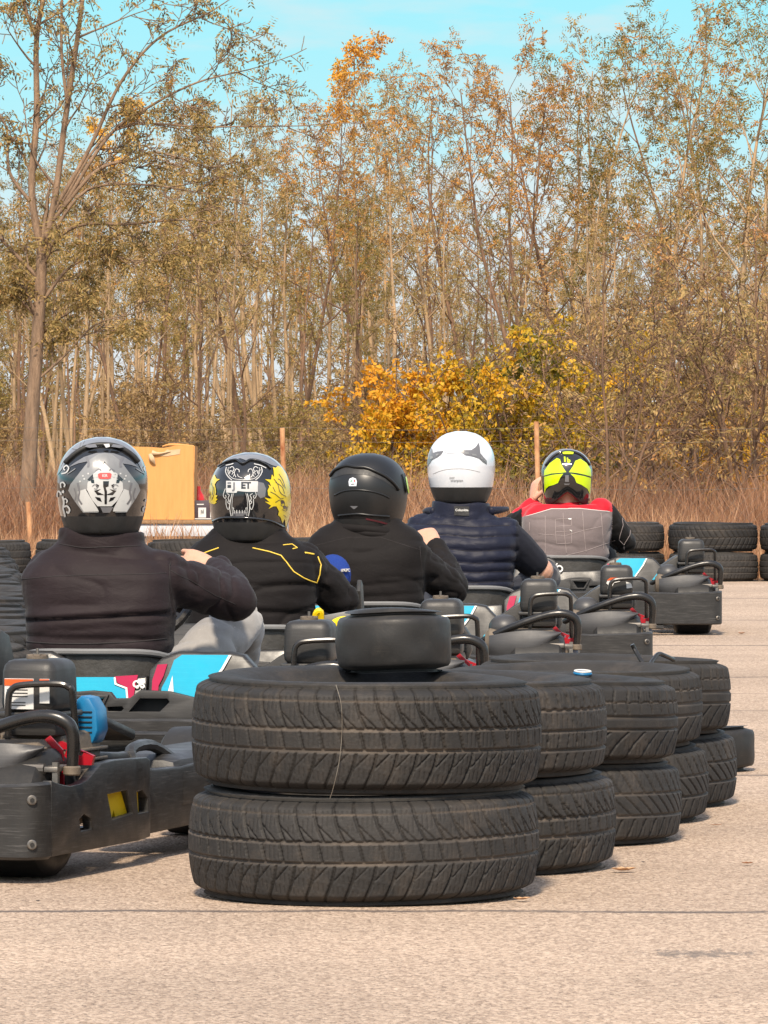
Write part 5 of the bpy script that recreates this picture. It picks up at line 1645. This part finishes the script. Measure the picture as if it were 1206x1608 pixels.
# ---------- fifth driver: grey, red and black race suit
def disp5(p, n):
    return nz3(p, (7, 7, 9), 41) * .005 + nz3(p, (6, 9, 20), 44) * .003 - .004 * fold(p, (7, 5, 9), 45) + (nz3(p, (24, 24, 18), 3) * .007 if abs(p.x) > .22 else 0)
C5 = conv(6.347, 810, 690, 890, 700, .00314)
def z5(pts): return [(x, CAMH + z) for x, z in C5(*pts)]
def yoke(x): return .606 - .11 * max(0, x - .06) if x > 0 else .604 - .30 * max(0, abs(x) - .08)
def mat5(c):
    ax = abs(c.x)
    if c.x < -.13 and c.y > -.02 and c.z > .585: return 1
    if ax > .222 or (ax > .19 and c.y > .05): return 2
    if c.z > yoke(c.x) + .004: return 1
    return 0
def extra5(m, bvh):
    for q in ([(285, 765), (285, 1140)], [(130, 830), (130, 920)], [(462, 735), (470, 900), (480, 1010), (495, 1140)], [(655, 720), (665, 900), (690, 1130)], [(840, 740), (860, 1000), (868, 1100)], [(220, 945), (400, 958), (490, 960), (660, 910), (850, 870)],
              [(220, 1150), (480, 1160), (690, 1110), (850, 1055), (990, 1015)], [(385, 800), (385, 870), (545, 860), (545, 790), (385, 800)], [(385, 920), (395, 1045), (545, 1035), (545, 900)], [(385, 870), (385, 925), (540, 915)]):
        surf_line(m, bvh, z5(q), .0016, 3, .0)
    surf_line(m, bvh, [(x / 100, yoke(x / 100) + .003) for x in range(-21, 22)], .0022, 4, .0)
    surf_line(m, bvh, z5([(1060, 800), (1070, 860), (1040, 960), (1030, 1010), (1080, 1060), (1085, 1110)]), .0018, 3, 0)
    surf_line(m, bvh, z5([(1060, 790), (1110, 850), (1150, 900), (1140, 960), (1080, 1060)]), .0018, 3, 0)
    decal(m, bvh, z5([(510, 790), (545, 790), (540, 803), (515, 800)]), 4, .003); surf_line(m, bvh, z5([(525, 905), (545, 912), (545, 930)]), .0022, 4, .001)
p5 = person(5, 890, dict(wide=1.06, hem=.36, prof=PROF1, inf=.012, head=(0, -.07, .768), trouser=MAT_SUITBLACK, lift={'r': .022, 'l': .0},
    r=((.288, .03, .445), (.19, .36, .50), (-.3, .8, .3), (0, .3, -1), (40, 60, 40)), l=((-.262, .03, .515), (-.162, .06, .628), (.10, .12, 1), (.9, .35, -.1), (30, 45, 30)),
    ntop=.63, collar=[(.600, .640, .088, .080)], disp=disp5, matfn=mat5, extra=extra5, mats=[MAT_SUITGREY, MAT_SUITRED, MAT_SUITBLACK, MAT_STITCH, MAT_WHITE],
    label='driver in a grey race suit with red shoulders, neon yellow helmet, hand at the cheek'))
# short hair at the nape of the fifth driver
f = MB(); f.ell((0, -.092, .730), (.052, .052, .034), 0); f.build('hair', [MAT_HAIR], p5)


# ---------- helmets
K1 = conv(7.5375, 80, 680, 157.5, 762, .00171)
def deco1(m, b):
    def dc(pts, mi, off): decal(m, b, K1(*pts), mi, off)
    def st(pts, w, mi, off=.0022): stroke(m, b, K1(*pts), w, mi, off)
    # mats: 3 silver, 4 pale silver, 5 white line, 6 red, 7 grey
    dc([(60, 520), (85, 430), (130, 330), (200, 240), (300, 150), (420, 100), (560, 84), (700, 90), (820, 125), (930, 200), (1020, 330), (1075, 450), (1090, 520), (1020, 380), (930, 280), (850, 215), (740, 165), (620, 150), (480, 160), (360, 205), (260, 280), (170, 385), (100, 480)], 3, .0012)
    for q in ([(180, 300), (270, 260), (330, 190), (345, 130)], [(240, 200), (330, 210), (370, 170)], [(390, 110), (370, 150), (380, 165)], [(110, 420), (160, 330), (230, 280)]): st(q, .0016, 4, .0024)
    # spoiler with two vents
    for q, w_ in (([(180, 370), (270, 285), (370, 218), (480, 178), (620, 165), (760, 180), (860, 225), (950, 290), (1010, 360)], .0065),):
        P = [project(b, x, z, .004) for x, z in catmull_2d(K1(*q))]
        m.tube([q_ for q_ in P if q_], w_, 8, 8)
    dc([(420, 215), (440, 195), (530, 190), (555, 220), (470, 228)], 7, .0125); dc([(700, 215), (720, 190), (800, 200), (835, 222), (790, 230)], 7, .0125)
    dc([(620, 190), (680, 185), (690, 215), (650, 228)], 5, .0125)
    # silver arms above the emblem
    dc([(215, 420), (290, 365), (400, 300), (540, 255), (640, 250), (740, 258), (860, 300), (960, 365), (1020, 420), (930, 390), (840, 375), (800, 350), (470, 350), (420, 355), (330, 375), (255, 405)], 3, .0016)
    # emblem frame
    fr = [(215, 690), (240, 620), (430, 380), (470, 330), (560, 270), (640, 255), (720, 270), (800, 330), (850, 385), (1020, 620), (1040, 690), (1000, 770), (890, 945), (760, 945), (745, 900), (860, 690), (640, 350), (430, 690), (560, 900), (570, 945), (390, 945), (270, 780)]
    dc(fr, 4, .0018)
    dc([(330, 700), (420, 670), (560, 900), (575, 930), (400, 935), (340, 840)], 5, .0024); dc([(940, 700), (860, 670), (745, 890), (735, 930), (890, 935), (940, 840)], 5, .0024)
    for a in (0, 1):
        mm = (lambda P: P) if a == 0 else (lambda P: mirror(P, 637))
        st(mm([(330, 600), (350, 700), (340, 780), (380, 850)]), .005, 7, .0028); st(mm([(290, 660), (310, 740), (300, 800)]), .003, 7, .0028); st(mm([(430, 300), (455, 370), (450, 420)]), .006, 7, .0028)
        for (x, y) in ((385, 510), (400, 545), (350, 575), (445, 485)): dc(mm([(x, y), (x + 18, y), (x + 18, y + 18), (x, y + 18)]), 5, .003)
    # emblem: white shield with dark cut-outs
    dc([(640, 370), (560, 450), (510, 510), (445, 600), (440, 680), (500, 800), (560, 870), (720, 870), (790, 800), (850, 680), (845, 600), (770, 510), (720, 450)], 5, .0024)
    for a in (0, 1):
        mm = (lambda P: P) if a == 0 else (lambda P: mirror(P, 648))
        dc(mm([(480, 560), (520, 560), (525, 605), (490, 600)]), 0, .003); dc(mm([(520, 690), (600, 670), (560, 700), (640, 740), (560, 740)]), 0, .003)
        dc(mm([(545, 610), (580, 625), (570, 655), (545, 650)]), 0, .003); dc(mm([(530, 760), (590, 770), (610, 820), (560, 800)]), 0, .003); dc(mm([(445, 560), (505, 500), (520, 545), (470, 580)]), 0, .003)
        st(mm([(500, 640), (530, 620), (560, 640), (550, 670), (520, 665)]), .002, 7, .0032); st(mm([(520, 540), (520, 500), (550, 490), (560, 520), (540, 530)]), .0035, 5, .0036); st(mm([(540, 460), (580, 440), (600, 460)]), .003, 7, .0032)
        # side scrolls
        st(mm([(125, 660), (120, 610), (150, 595), (175, 620), (165, 650)]), .0038, 5); st(mm([(145, 690), (150, 700), (148, 720)]), .007, 5); st(mm([(130, 740), (100, 700), (75, 720), (70, 770)]), .0045, 5)
        st(mm([(145, 760), (160, 830), (150, 900), (165, 960), (170, 1000)]), .005, 5); st(mm([(155, 800), (180, 785), (205, 810), (190, 835)]), .0035, 5); st(mm([(160, 880), (200, 870), (230, 910), (215, 950), (190, 935)]), .0045, 5)
        st(mm([(130, 495), (190, 480), (220, 430), (190, 400), (155, 430), (175, 455)]), .0035, 5); st(mm([(200, 500), (250, 470), (300, 435)]), .002, 4)
    dc([(625, 580), (690, 580), (685, 640), (655, 650), (670, 700), (668, 845), (640, 845), (640, 700), (625, 640)], 0, .0032)
    dc([(590, 880), (740, 880), (700, 945), (620, 945)], 7, .0026)
    dc([(565, 500), (590, 485), (700, 485), (720, 500), (710, 545), (680, 555), (590, 552), (572, 540)], 6, .0042)
    x, z = K1((644, 520))[0]; text_on(m, b, 'KIR', .0095, 5, x, z, .0054, .0003)
def catmull_2d(P): return [(v.x, v.y) for v in catmull([Vector((a, c, 0)) for a, c in P], 5)]
helmet(p1, (0.003, -.085, .8135), 0, .1215, .127, .15, .20, [H_BLACK, H_TRIM, H_VISOR, H_SILVER, H_SILVERL, H_LINE, H_RED, H_GREY, H_TRIM], deco1, 8, .83)

K2 = conv(8.04, 320, 700, 392.5, 776, .00194)
def deco2(m, b):
    def dc(pts, mi, off): decal(m, b, K2(*pts), mi, off)
    def st(pts, w, mi, off=.0022): stroke(m, b, K2(*pts), w * .72, mi, off)
    # 3 white line, 4 silver, 5 yellow, 6 grey
    dc([(240, 215), (330, 150), (440, 110), (580, 95), (700, 105), (800, 135), (900, 200), (960, 260), (860, 230), (780, 190), (690, 160), (600, 150), (540, 170), (470, 145), (380, 165), (300, 195)], 4, .0012)  # greyish reflection on top of the crown, painted as a silver shape
    P = [project(b, x, z, .004) for x, z in catmull_2d(K2((200, 250), (300, 195), (420, 170), (500, 215), (590, 170), (700, 185), (800, 235), (850, 280)))]
    m.tube([q for q in P if q], .0035, 8, 0)
    st([(290, 235), (340, 225), (385, 212)], .0035, 3); st([(640, 215), (720, 235), (790, 268)], .0035, 3)
    for a in (0, 1):
        mm = (lambda P: P) if a == 0 else (lambda P: mirror(P, 515))
        st(mm([(300, 255), (290, 310), (320, 370), (370, 415)]), .0035, 3); st(mm([(325, 260), (320, 320), (350, 370), (400, 400), (515, 412)]), .0022, 3)
        st(mm([(340, 270), (370, 250), (395, 275), (380, 310), (350, 300), (345, 335)]), .0028, 3); st(mm([(420, 380), (400, 330), (420, 280), (455, 290), (460, 320)]), .0028, 3); st(mm([(370, 350), (385, 320), (400, 345), (385, 375)]), .0022, 3)
        st(mm([(300, 290), (330, 300), (335, 340)]), .002, 3); st(mm([(440, 340), (450, 370), (500, 390)]), .002, 3)
    for a in (0, 1):
        mm = (lambda P: P) if a == 0 else (lambda P: mirror(P, 468))
        st(mm([(375, 580), (355, 660), (345, 760), (362, 860)]), .0034, 3); st(mm([(395, 575), (378, 640), (372, 740), (380, 855)]), .0018, 3)
        st(mm([(290, 520), (265, 600), (285, 640), (300, 620), (290, 600)]), .0028, 3); st(mm([(300, 650), (300, 720), (325, 780), (345, 720), (320, 690), (340, 660)]), .003, 3); st(mm([(310, 580), (340, 600), (325, 640), (350, 690)]), .0028, 3)
        st(mm([(370, 760), (392, 760), (388, 790)]), .003, 3)
    dc([(372, 800), (372, 862), (560, 862), (560, 800), (530, 806), (515, 798), (490, 806), (465, 796), (440, 806), (415, 798), (395, 806)], 6, .002)
    for x in (400, 430, 465, 500, 530): st([(x, 785), (x + 2, 825)], .003, 3, .0028)
    st([(390, 845), (545, 848)], .004, 0, .003)
    dc([(300, 425), (690, 430), (690, 560), (560, 560), (440, 548), (430, 572), (300, 570)], 3, .0026)
    dc([(318, 475), (362, 475), (362, 510), (318, 510)], 0, .0034); dc([(318, 440), (362, 440), (362, 462), (318, 462)], 4, .0034)
    x, z = K2((545, 484))[0]; text_on(m, b, 'ET', .0265, 0, x, z, .0036, .0012)
    x, z = K2((400, 490))[0]; text_on(m, b, 'J', .0265, 6, x, z, .0036, .0012)
    dc([(690, 435), (760, 450), (790, 520), (780, 620), (720, 640), (680, 590)], 6, .0016)
    # flames
    fl = [(870, 255), (905, 265), (930, 240), (975, 260), (1030, 340), (1065, 450), (1080, 560), (1090, 700), (1080, 830), (1050, 940), (1025, 1020), (1015, 900), (985, 950), (965, 880), (935, 850), (945, 800), (915, 740), (880, 740), (820, 770), (850, 730), (775, 680), (835, 690), (770, 630), (830, 645), (860, 640), (815, 600), (808, 540), (830, 500), (815, 470), (850, 490), (830, 440), (775, 405), (850, 410), (860, 345), (885, 380), (880, 300)]
    dc(fl, 5, .002)
    for q in ([(880, 400), (930, 470), (960, 570), (1030, 620)], [(840, 560), (900, 590), (960, 640), (1000, 640)], [(900, 690), (960, 660), (1010, 690), (1000, 740), (960, 720)], [(940, 340), (990, 420), (1020, 520)], [(980, 780), (1030, 800), (1050, 740)], [(900, 440), (980, 500), (1010, 580)], [(870, 500), (900, 560)], [(1000, 850), (1030, 880)], [(930, 400), (960, 420), (1000, 500)]): st(q, .0022, 0, .0030)
    dc([(960, 670), (1000, 665), (1005, 700), (970, 715)], 0, .003); dc([(990, 740), (1030, 735), (1040, 770), (1000, 775)], 0, .003)
    dc([(150, 345), (165, 380), (180, 400), (220, 405), (180, 430), (155, 470), (168, 520), (172, 560), (165, 600), (190, 605), (170, 640), (192, 650), (165, 680), (180, 690), (150, 715), (80, 700), (70, 600), (78, 500), (100, 420), (130, 360)], 5, .002)
    for q in ([(110, 450), (135, 520), (125, 600)], [(145, 500), (150, 580), (120, 660)], [(95, 560), (105, 640)]): st(q, .002, 0, .003)
    P = [project(b, x, z, .001) for x, z in catmull_2d(K2((125, 930), (250, 885), (450, 880), (650, 890), (850, 925), (1000, 1000)))]
    m.tube([q for q in P if q], .004, 8, 0)
helmet(p2, (0.0, -.085, .765), R(-6), .123, .132, .152, .20, [H_BLACK, H_TRIM, H_VISOR, H_LINE, H_SILVER, H_YEL, H_GREY], deco2, 5, .80)

K3 = conv(8.04, 505, 700, 577.5, 771, .00223)
def deco3(m, b):
    def dc(pts, mi, off): decal(m, b, K3(*pts), mi, off)
    def st(pts, w, mi, off=.0022): stroke(m, b, K3(*pts), w, mi, off)
    # crown shell standing proud of the rear with a dark slot under it
    dc([(120, 450), (180, 350), (300, 290), (430, 310), (560, 330), (690, 375), (800, 430), (920, 530), (960, 590), (880, 530), (780, 460), (650, 400), (520, 385), (400, 375), (280, 385), (180, 420)], 3, .0010)
    P = [project(b, x, z, .003) for x, z in catmull_2d(K3((125, 400), (190, 325), (320, 278), (430, 292), (560, 300), (680, 345), (800, 405), (900, 490), (960, 570)))]
    m.tube([q for q in P if q], .0062, 8, 0)
    P = [project(b, x, z, .000) for x, z in catmull_2d(K3((170, 640), (280, 590), (430, 572), (600, 585), (740, 620), (850, 670)))]
    m.tube([q for q in P if q], .0035, 8, 0)
    P = [project(b, x, z, .000) for x, z in catmull_2d(K3((220, 895), (350, 880), (470, 872), (600, 885), (720, 895), (850, 905)))]
    m.tube([q for q in P if q], .0045, 8, 0)
    dc([(348, 470), (360, 435), (400, 418), (440, 435), (452, 470), (445, 525), (355, 525)], 4, .002)
    dc([(370, 470), (385, 440), (390, 475)], 6, .0028); dc([(418, 440), (432, 455), (430, 475), (415, 472)], 5, .0028)
    x, z = K3((400, 503))[0]; text_on(m, b, 'AGV', .0065, 3, x, z, .0030, .0002)
    dc([(365, 772), (465, 772), (440, 795), (415, 812), (390, 795)], 7, .002)
    dc([(1010, 380), (1030, 370), (1050, 430), (1080, 560), (1085, 630), (1062, 640), (1045, 560), (1030, 450)], 3, .006)
    dc([(1028, 420), (1042, 420), (1072, 580), (1075, 625), (1060, 610), (1045, 520)], 8, .0085)
    st([(560, 930), (700, 960), (820, 995), (940, 1040)], .006, 9, .002)
helmet(p3, (0.0, -.085, .764), R(-24), .131, .127, .148, .20, [H_MATTE, H_TRIM, H_VISOR, H_TRIM, H_WHITE, H_RED, H_GREEN, H_GREY, H_NEON, H_LINING], deco3, 3, .90)

K4 = conv(8.614, 660, 670, 724, 733, .00247)
def deco4(m, b):
    def dc(pts, mi, off): decal(m, b, K4(*pts), mi, off)
    def st(pts, w, mi, off=.0022): stroke(m, b, K4(*pts), w, mi, off)
    dc([(510, 322), (600, 330), (680, 330), (740, 290), (782, 230), (795, 300), (800, 370), (840, 420), (885, 470), (890, 520), (840, 490), (780, 440), (700, 415), (600, 398), (560, 370)], 3, .0022)
    for q in ([(590, 360), (645, 362), (650, 385), (605, 385)], [(680, 378), (740, 385), (755, 410), (690, 405)], [(805, 415), (828, 440), (825, 460), (800, 440)], [(850, 455), (868, 475), (866, 490), (846, 475)]): dc(q, 4, .0034)
    dc([(100, 560), (105, 470), (120, 400), (150, 300), (165, 320), (175, 370), (230, 350), (315, 340), (280, 390), (240, 420), (160, 460), (120, 520)], 3, .0022)
    for q in ([(140, 420), (175, 410), (180, 440), (140, 455)], [(215, 385), (255, 375), (250, 400), (220, 410)]): dc(q, 4, .0034)
    st([(340, 330), (480, 328), (470, 370), (345, 368), (340, 330)], .0012, 5, .0015); st([(170, 650), (300, 600), (450, 580), (620, 585), (800, 625)], .0016, 5, .0008)
    x, z = K4((425, 702))[0]; text_on(m, b, 'DOT', .009, 5, x, z, .0022, .0002)
    x, z = K4((490, 735))[0]; text_on(m, b, 'scorpion', .0135, 6, x, z, .0022, .0001)
helmet(p4, (0.0, -.085, .838), R(-12), .130, .136, .152, .24, [H_WHITE, H_TRIM, H_VISOR, H_GREY, H_SILVERL, H_SILVERL, H_SILVER], deco4, 2, .79)

K5 = conv(6.347, 810, 690, 891, 751, .00314)
def deco5(m, b):
    def dc(pts, mi, off): decal(m, b, K5(*pts), mi, off)
    def st(pts, w, mi, off=.0022): stroke(m, b, K5(*pts), w, mi, off)
    dc([(270, 320), (290, 260), (330, 190), (400, 120), (480, 96), (560, 98), (640, 130), (710, 190), (760, 270), (770, 320), (730, 260), (670, 190), (600, 150), (520, 135), (440, 150), (370, 195), (310, 270)], 4, .0015)
    L = [(285, 380), (290, 330), (340, 260), (410, 208), (440, 220), (452, 270), (475, 310), (500, 345), (440, 352), (360, 358)]
    dc(L, 3, .0022); dc([(748, 390), (745, 320), (700, 255), (640, 215), (590, 235), (570, 280), (550, 310), (525, 345), (600, 352), (680, 370)], 3, .0022)
    dc([(287, 392), (360, 372), (470, 360), (440, 400), (420, 450), (380, 470), (330, 485), (305, 510), (292, 560)], 3, .0022)
    dc([(745, 405), (680, 385), (540, 360), (580, 400), (600, 450), (650, 470), (710, 510), (738, 570), (742, 480)], 3, .0022)
    dc([(465, 160), (480, 140), (560, 140), (575, 158), (568, 172), (475, 172)], 3, .004)
    dc([(490, 375), (522, 375), (525, 440), (488, 440)], 4, .0035); dc([(475, 455), (535, 455), (525, 470), (485, 470)], 4, .0038)
    st([(485, 195), (488, 245)], .007, 3, .0026, ); st([(512, 205), (515, 245)], .006, 3, .0026); st([(512, 225), (535, 230), (532, 248), (512, 248)], .0045, 3, .0026); st([(462, 268), (545, 268)], .0035, 3, .0026)
    P = [project(b, x, z, .003) for x, z in catmull_2d(K5((300, 280), (370, 195), (440, 155), (520, 142), (600, 155), (670, 195), (735, 275)))]
    m.tube([q for q in P if q], .006, 8, 0)
helmet(p5, (0.0, -.085, .766), R(0), .128, .136, .152, .20, [H_BLACK, H_TRIM, H_VISOR, H_NEON, H_GREY], deco5, 0, .90, .062)
# ------------------------------------------------------------------ smaller things
MAT_CARD = pmat('corrugated_card', (.60, .29, .09), (.53, .25, .075), sc=5, rough=.8, bump=.1, bsc=30, stretch=(9, 9, 1))
MAT_CARDIN = pmat('card_inside', (.55, .40, .24), (.45, .32, .19), sc=20, rough=.85)
MAT_OSB = pmat('chipboard', (.36, .22, .11), (.17, .09, .045), sc=60, rough=.8, bump=.4, bsc=80, stretch=(1, 1, 4))
MAT_PALE = pmat('pale_painted_board', (.56, .57, .60), (.48, .49, .52), sc=3, rough=.6)
MAT_RUST = pmat('rusty_steel', (.26, .085, .03), (.60, .34, .17), sc=14, rough=.9, bump=.6, bsc=60, bdist=.004, stretch=(1, 1, .5))
MAT_WIRE = pmat('galvanised_wire', (.24, .22, .19), (.15, .12, .09), sc=30, rough=.5, metal=.5)
MAT_GALV = pmat('galvanised_pipe', (.48, .49, .50), (.38, .39, .40), sc=20, rough=.45, metal=.4)
MAT_GLOVE = pmat('red_plastic', (.65, .02, .02), (.55, .015, .015), sc=9, rough=.35)

TD_ = 40.6
tz = CAMH - (817 - HOR) / F_PX * TD_
x0, x1 = dpx(212, TD_), dpx(430, TD_)
tb = empty('table', ((x0 + x1) / 2, TD_, 0))
f = MB(); f.box((0, .3, tz - .012), (x1 - x0, .66, .026), 0, bev=.003); f.build('table_top', [MAT_OSB], tb)
f = MB(); f.box((0, .0, tz - .07), (x1 - x0 - .03, .03, .088), 0, bev=.004); f.box((0, .58, tz - .07), (x1 - x0 - .03, .03, .088), 0, bev=.004); f.build('apron', [MAT_PALE], tb)
for sx in (-1, 1):
    for y in (.06, .54):
        f = MB(); f.box((sx * ((x1 - x0) / 2 - .06), y, (tz - .05) / 2), (.05, .05, tz - .05), 0, bev=.004); f.build('leg', [MAT_PALE], tb)
tag(tb, 'low table with a chipboard top and pale apron behind the tyre wall', 'table')

# big open carton with torn tape
bx0, bx1 = dpx(203, TD_), dpx(306, TD_); bw = bx1 - bx0
bz = tz + .004; bh = CAMH - (701 - HOR) / F_PX * TD_ - bz
c = empty('cardboard_box', ((bx0 + bx1) / 2, TD_ + .02, bz)); c.rotation_euler = (0, 0, R(-2))
f = MB()
f.plate([(-bw / 2, 0), (-bw / 2, bh), (-bw * .3, bh - .003), (-.06, bh - .006), (.0, bh - .012), (.05, bh - .004), (.10, bh + .008), (bw / 2 - .05, bh + .006), (bw / 2, bh + .003), (bw / 2 - .012, 0)], [], .006, XZat(.0), 0)
f.box((bw / 2 - .008, .17, bh / 2), (.006, .34, bh), 0); f.box((-bw / 2 + .004, .17, bh / 2), (.006, .34, bh), 0); f.box((0, .34, bh / 2), (bw - .02, .006, bh - .02), 0); f.box((0, .17, .005), (bw - .03, .33, .006), 0)
f.plate([(.035, bh - .022), (.06, bh - .026), (.13, bh - .018), (.125, bh - .055), (.03, bh - .07), (-.02, bh - .068)], [], .002, XZat(-.003), 1)
f.build('carton_body', [MAT_CARD, MAT_CARDIN], c)
f = MB()
f.tube([(-.085, -.012, bh - .055), (-.07, -.02, bh - .09), (-.05, -.012, bh - .125)], [.014, .02, .004], 8, 0, smooth=4)
f.tube([(-.07, -.008, bh - .045), (-.02, -.014, bh - .05), (.06, -.006, bh - .035)], [.018, .008, .003], 8, 0, smooth=4)
f.tube([(.0, .0, bh), (.05, .012, bh + .012), (.12, .02, bh + .010), (bw / 2 - .01, .03, bh + .004)], [.004, .008, .010, .004], 8, 1, smooth=4)
f.build('torn_tape', [MAT_CARDIN, MAT_CARD], c)
tag(c, 'large torn cardboard box standing on the low table', 'box')
# dark carton with white labels, red bottle behind it
c = empty('labelled_carton', (dpx(322, TD_), TD_ + .05, bz))
w_, h_ = dpx(343, TD_) - dpx(303, TD_), .135
f = MB(); f.box((0, .1, h_ / 2), (w_, .2, h_), 0, bev=.003); f.build('carton_body', [pmat('dark_printed_card', (.055, .035, .045), (.04, .026, .033), sc=6, rough=.6)], c)
f = MB()
for xx, ww in ((-.022, .055), (.060, .05)):
    f.box((xx, -.002, .05), (ww, .003, .07), 0)
f.box((-.035, -.002, .108), (.05, .003, .008), 0); f.box((0, -.002, .006), (w_ - .004, .003, .007), 0)
for i in range(4): f.box((-.03 + .006 * i, -.004, .052 + .006 * (i % 2)), (.0035, .002, .03 - .005 * (i % 3)), 1)
f.build('label', [MAT_WHITE, MAT_DARK], c)
tag(c, 'dark carton with white labels between the cardboard box and the flame helmet', 'box')
f = MB(); f.lathe([(.0, 0), (.045, 0), (.045, .14), (.04, .165), (.018, .205), (.016, .235), (0, .235)], 24, 0, Matrix.Identity(4))
o = f.build('bottle', [MAT_GLOVE]); o.location = (dpx(309, TD_), TD_ + .34, bz); tag(o, 'red bottle half hidden behind the cardboard box', 'bottle')
f = MB(); f.lathe([(.0, 0), (.055, 0), (.055, .50), (.05, .515), (0, .515)], 20, 0)
o = f.build('pipe_stub', [MAT_GALV]); o.location = (dpx(441, 40.2), 40.2, 0); tag(o, 'short pale metal pipe standing behind the flame helmet', 'pipe')

# wire fence with rusty posts
FD = 44.0
fe = empty('wire_fence', (0, FD, 0))
for i, (px, yt) in enumerate(((-354, 672), (45, 788), (444, 672), (843, 662), (1242, 668))):
    x = dpx(px, FD); zt = CAMH + (HOR - yt) / F_PX * FD
    f = MB(); f.tube([(x, 0, 0), (x + .01, 0, zt * .5), (x - .004, 0, zt)], .020, 10, 0); f.build('post', [MAT_RUST], fe)
f = MB()
xs = [dpx(p, FD) for p in (-354, 45, 444, 843, 1242)]
for z in (.965, 1.06, .60, .12):
    P = []
    for a, b_ in zip(xs, xs[1:]):
        for k in range(8):
            u = k / 8; P.append((a + (b_ - a) * u, .01, z - .02 * math.sin(PI * u)))
    f.tube(P, .0013, 4, 0)
f.build('strand_wire', [MAT_WIRE], fe)
f = MB()
x = xs[0]
while x < xs[-1]:
    for s in (1, -1): f.tube([(x, .006 * s, .03), (x + s * .88, .006 * s, .91)], .0009, 3, 0, caps=False)
    x += .075
f.build('chain_link_mesh', [MAT_WIRE], fe)
tag(fe, 'sagging chain link fence on rusty posts in front of the wood', 'fence')

# odds and ends on the nearest stacks and the asphalt
f = MB(); f.tube([(-.095, 11.335, .447), (-.085, 11.327, .41), (-.083, 11.325, .36), (-.088, 11.326, .30), (-.10, 11.33, .245), (-.107, 11.335, .222)], .0007, 5, 0, smooth=6)
tag(f.build('wire', [MAT_WIRE]), 'thin pale wire hanging down the front of the nearest upper tyre', 'wire')
f = MB()
hx = lambda px, py, d: tuple(at(px, py, d))
f.tube([hx(993, 1012, 14.25), hx(998, 1022, 14.25), hx(1010, 1042, 14.22), hx(1018, 1046, 14.22), hx(1026, 1036, 14.25), hx(1034, 1027, 14.28), hx(1045, 1030, 14.3), hx(1058, 1036, 14.34)], .0055, 8, 0, smooth=5)
tag(f.build('bent_rod', [MAT_BLACKTUBE]), 'bent black metal rod lying over the rear tyre stacks', 'rod')
f = MB(); f.tube([(.019 * math.cos(2 * PI * i / 20), .019 * math.sin(2 * PI * i / 20), 0) for i in range(20)], .0035, 8, 0, closed=True); f.tube([(.019 * math.cos(2 * PI * i / 20), .019 * math.sin(2 * PI * i / 20), .005) for i in range(20)], .0022, 8, 1, closed=True)
o = f.build('plastic_ring', [MAT_BLUELID, MAT_WHITE]); o.location = (.468, 13.50, .384); o.rotation_euler = (R(6), 0, .4); tag(o, 'small blue and white plastic ring lying on the tyre stacks', 'ring')
MAT_DLEAF = pmat('dead_leaf', (.34, .16, .07), (.24, .10, .045), sc=40, rough=.8)
MAT_DLEAF2 = pmat('pale_dead_leaf', (.52, .32, .18), (.44, .25, .13), sc=40, rough=.8)
def leafthing(px, py, L, W, rz, mat, label, curl=.35):
    d = CAMH * F_PX / (py - HOR)
    f = MB(); n = 8; V = []; Fs = []
    for i in range(n + 1):
        u = i / n; w_ = W * math.sin(PI * min(.98, max(.02, u))) ** .7 * (1 + .2 * math.sin(u * 17))
        for s in (-1, 0, 1): V.append(((u - .5) * L, s * w_ / 2, .003 + curl * L * (u - .5) ** 2 + (.2 * w_ if s else 0)))
    for i in range(n):
        for k in (0, 1): a = i * 3 + k; Fs.append((a, a + 1, a + 4, a + 3))
    f.add(V, Fs, 0)
    o = f.build('fallen_leaf', [mat]); o.location = (dpx(px, d), d, .006); o.rotation_euler = (0, 0, rz)
    tag(o, label, 'leaf', 'dead leaves on the asphalt')
leafthing(980, 1374, .055, .03, .3, MAT_DLEAF2, 'pale orange dead leaf on the asphalt right of the second stack')
leafthing(1174, 1363, .026, .016, .1, MAT_DLEAF, 'small reddish dead leaf alone near the right side of the asphalt')
leafthing(1011, 1361, .012, .010, 1.0, MAT_DARK, 'tiny dark scrap on the asphalt below the third stack')
leafthing(60, 1423, .012, .010, 1.0, MAT_DARK, 'tiny dark scrap on the asphalt under the nearest kart')
leafthing(820, 1420, .040, .02, .5, MAT_DLEAF2, 'dead leaf at the foot of the nearest tyre stack, right side')
leafthing(1098, 1281, .025, .018, 1.4, MAT_DLEAF, 'orange dead leaf tucked at the foot of the fourth stack')
leafthing(1125, 1302, .030, .008, .0, MAT_DLEAF, 'thin brown stalk on the asphalt beside the last stack')
leafthing(1100, 895, .06, .04, .4, MAT_DLEAF, 'dead leaf far off on the track by the leading kart')
leafthing(1165, 998, .05, .03, .8, MAT_DLEAF, 'brown dead leaf on the track right of the leading kart')
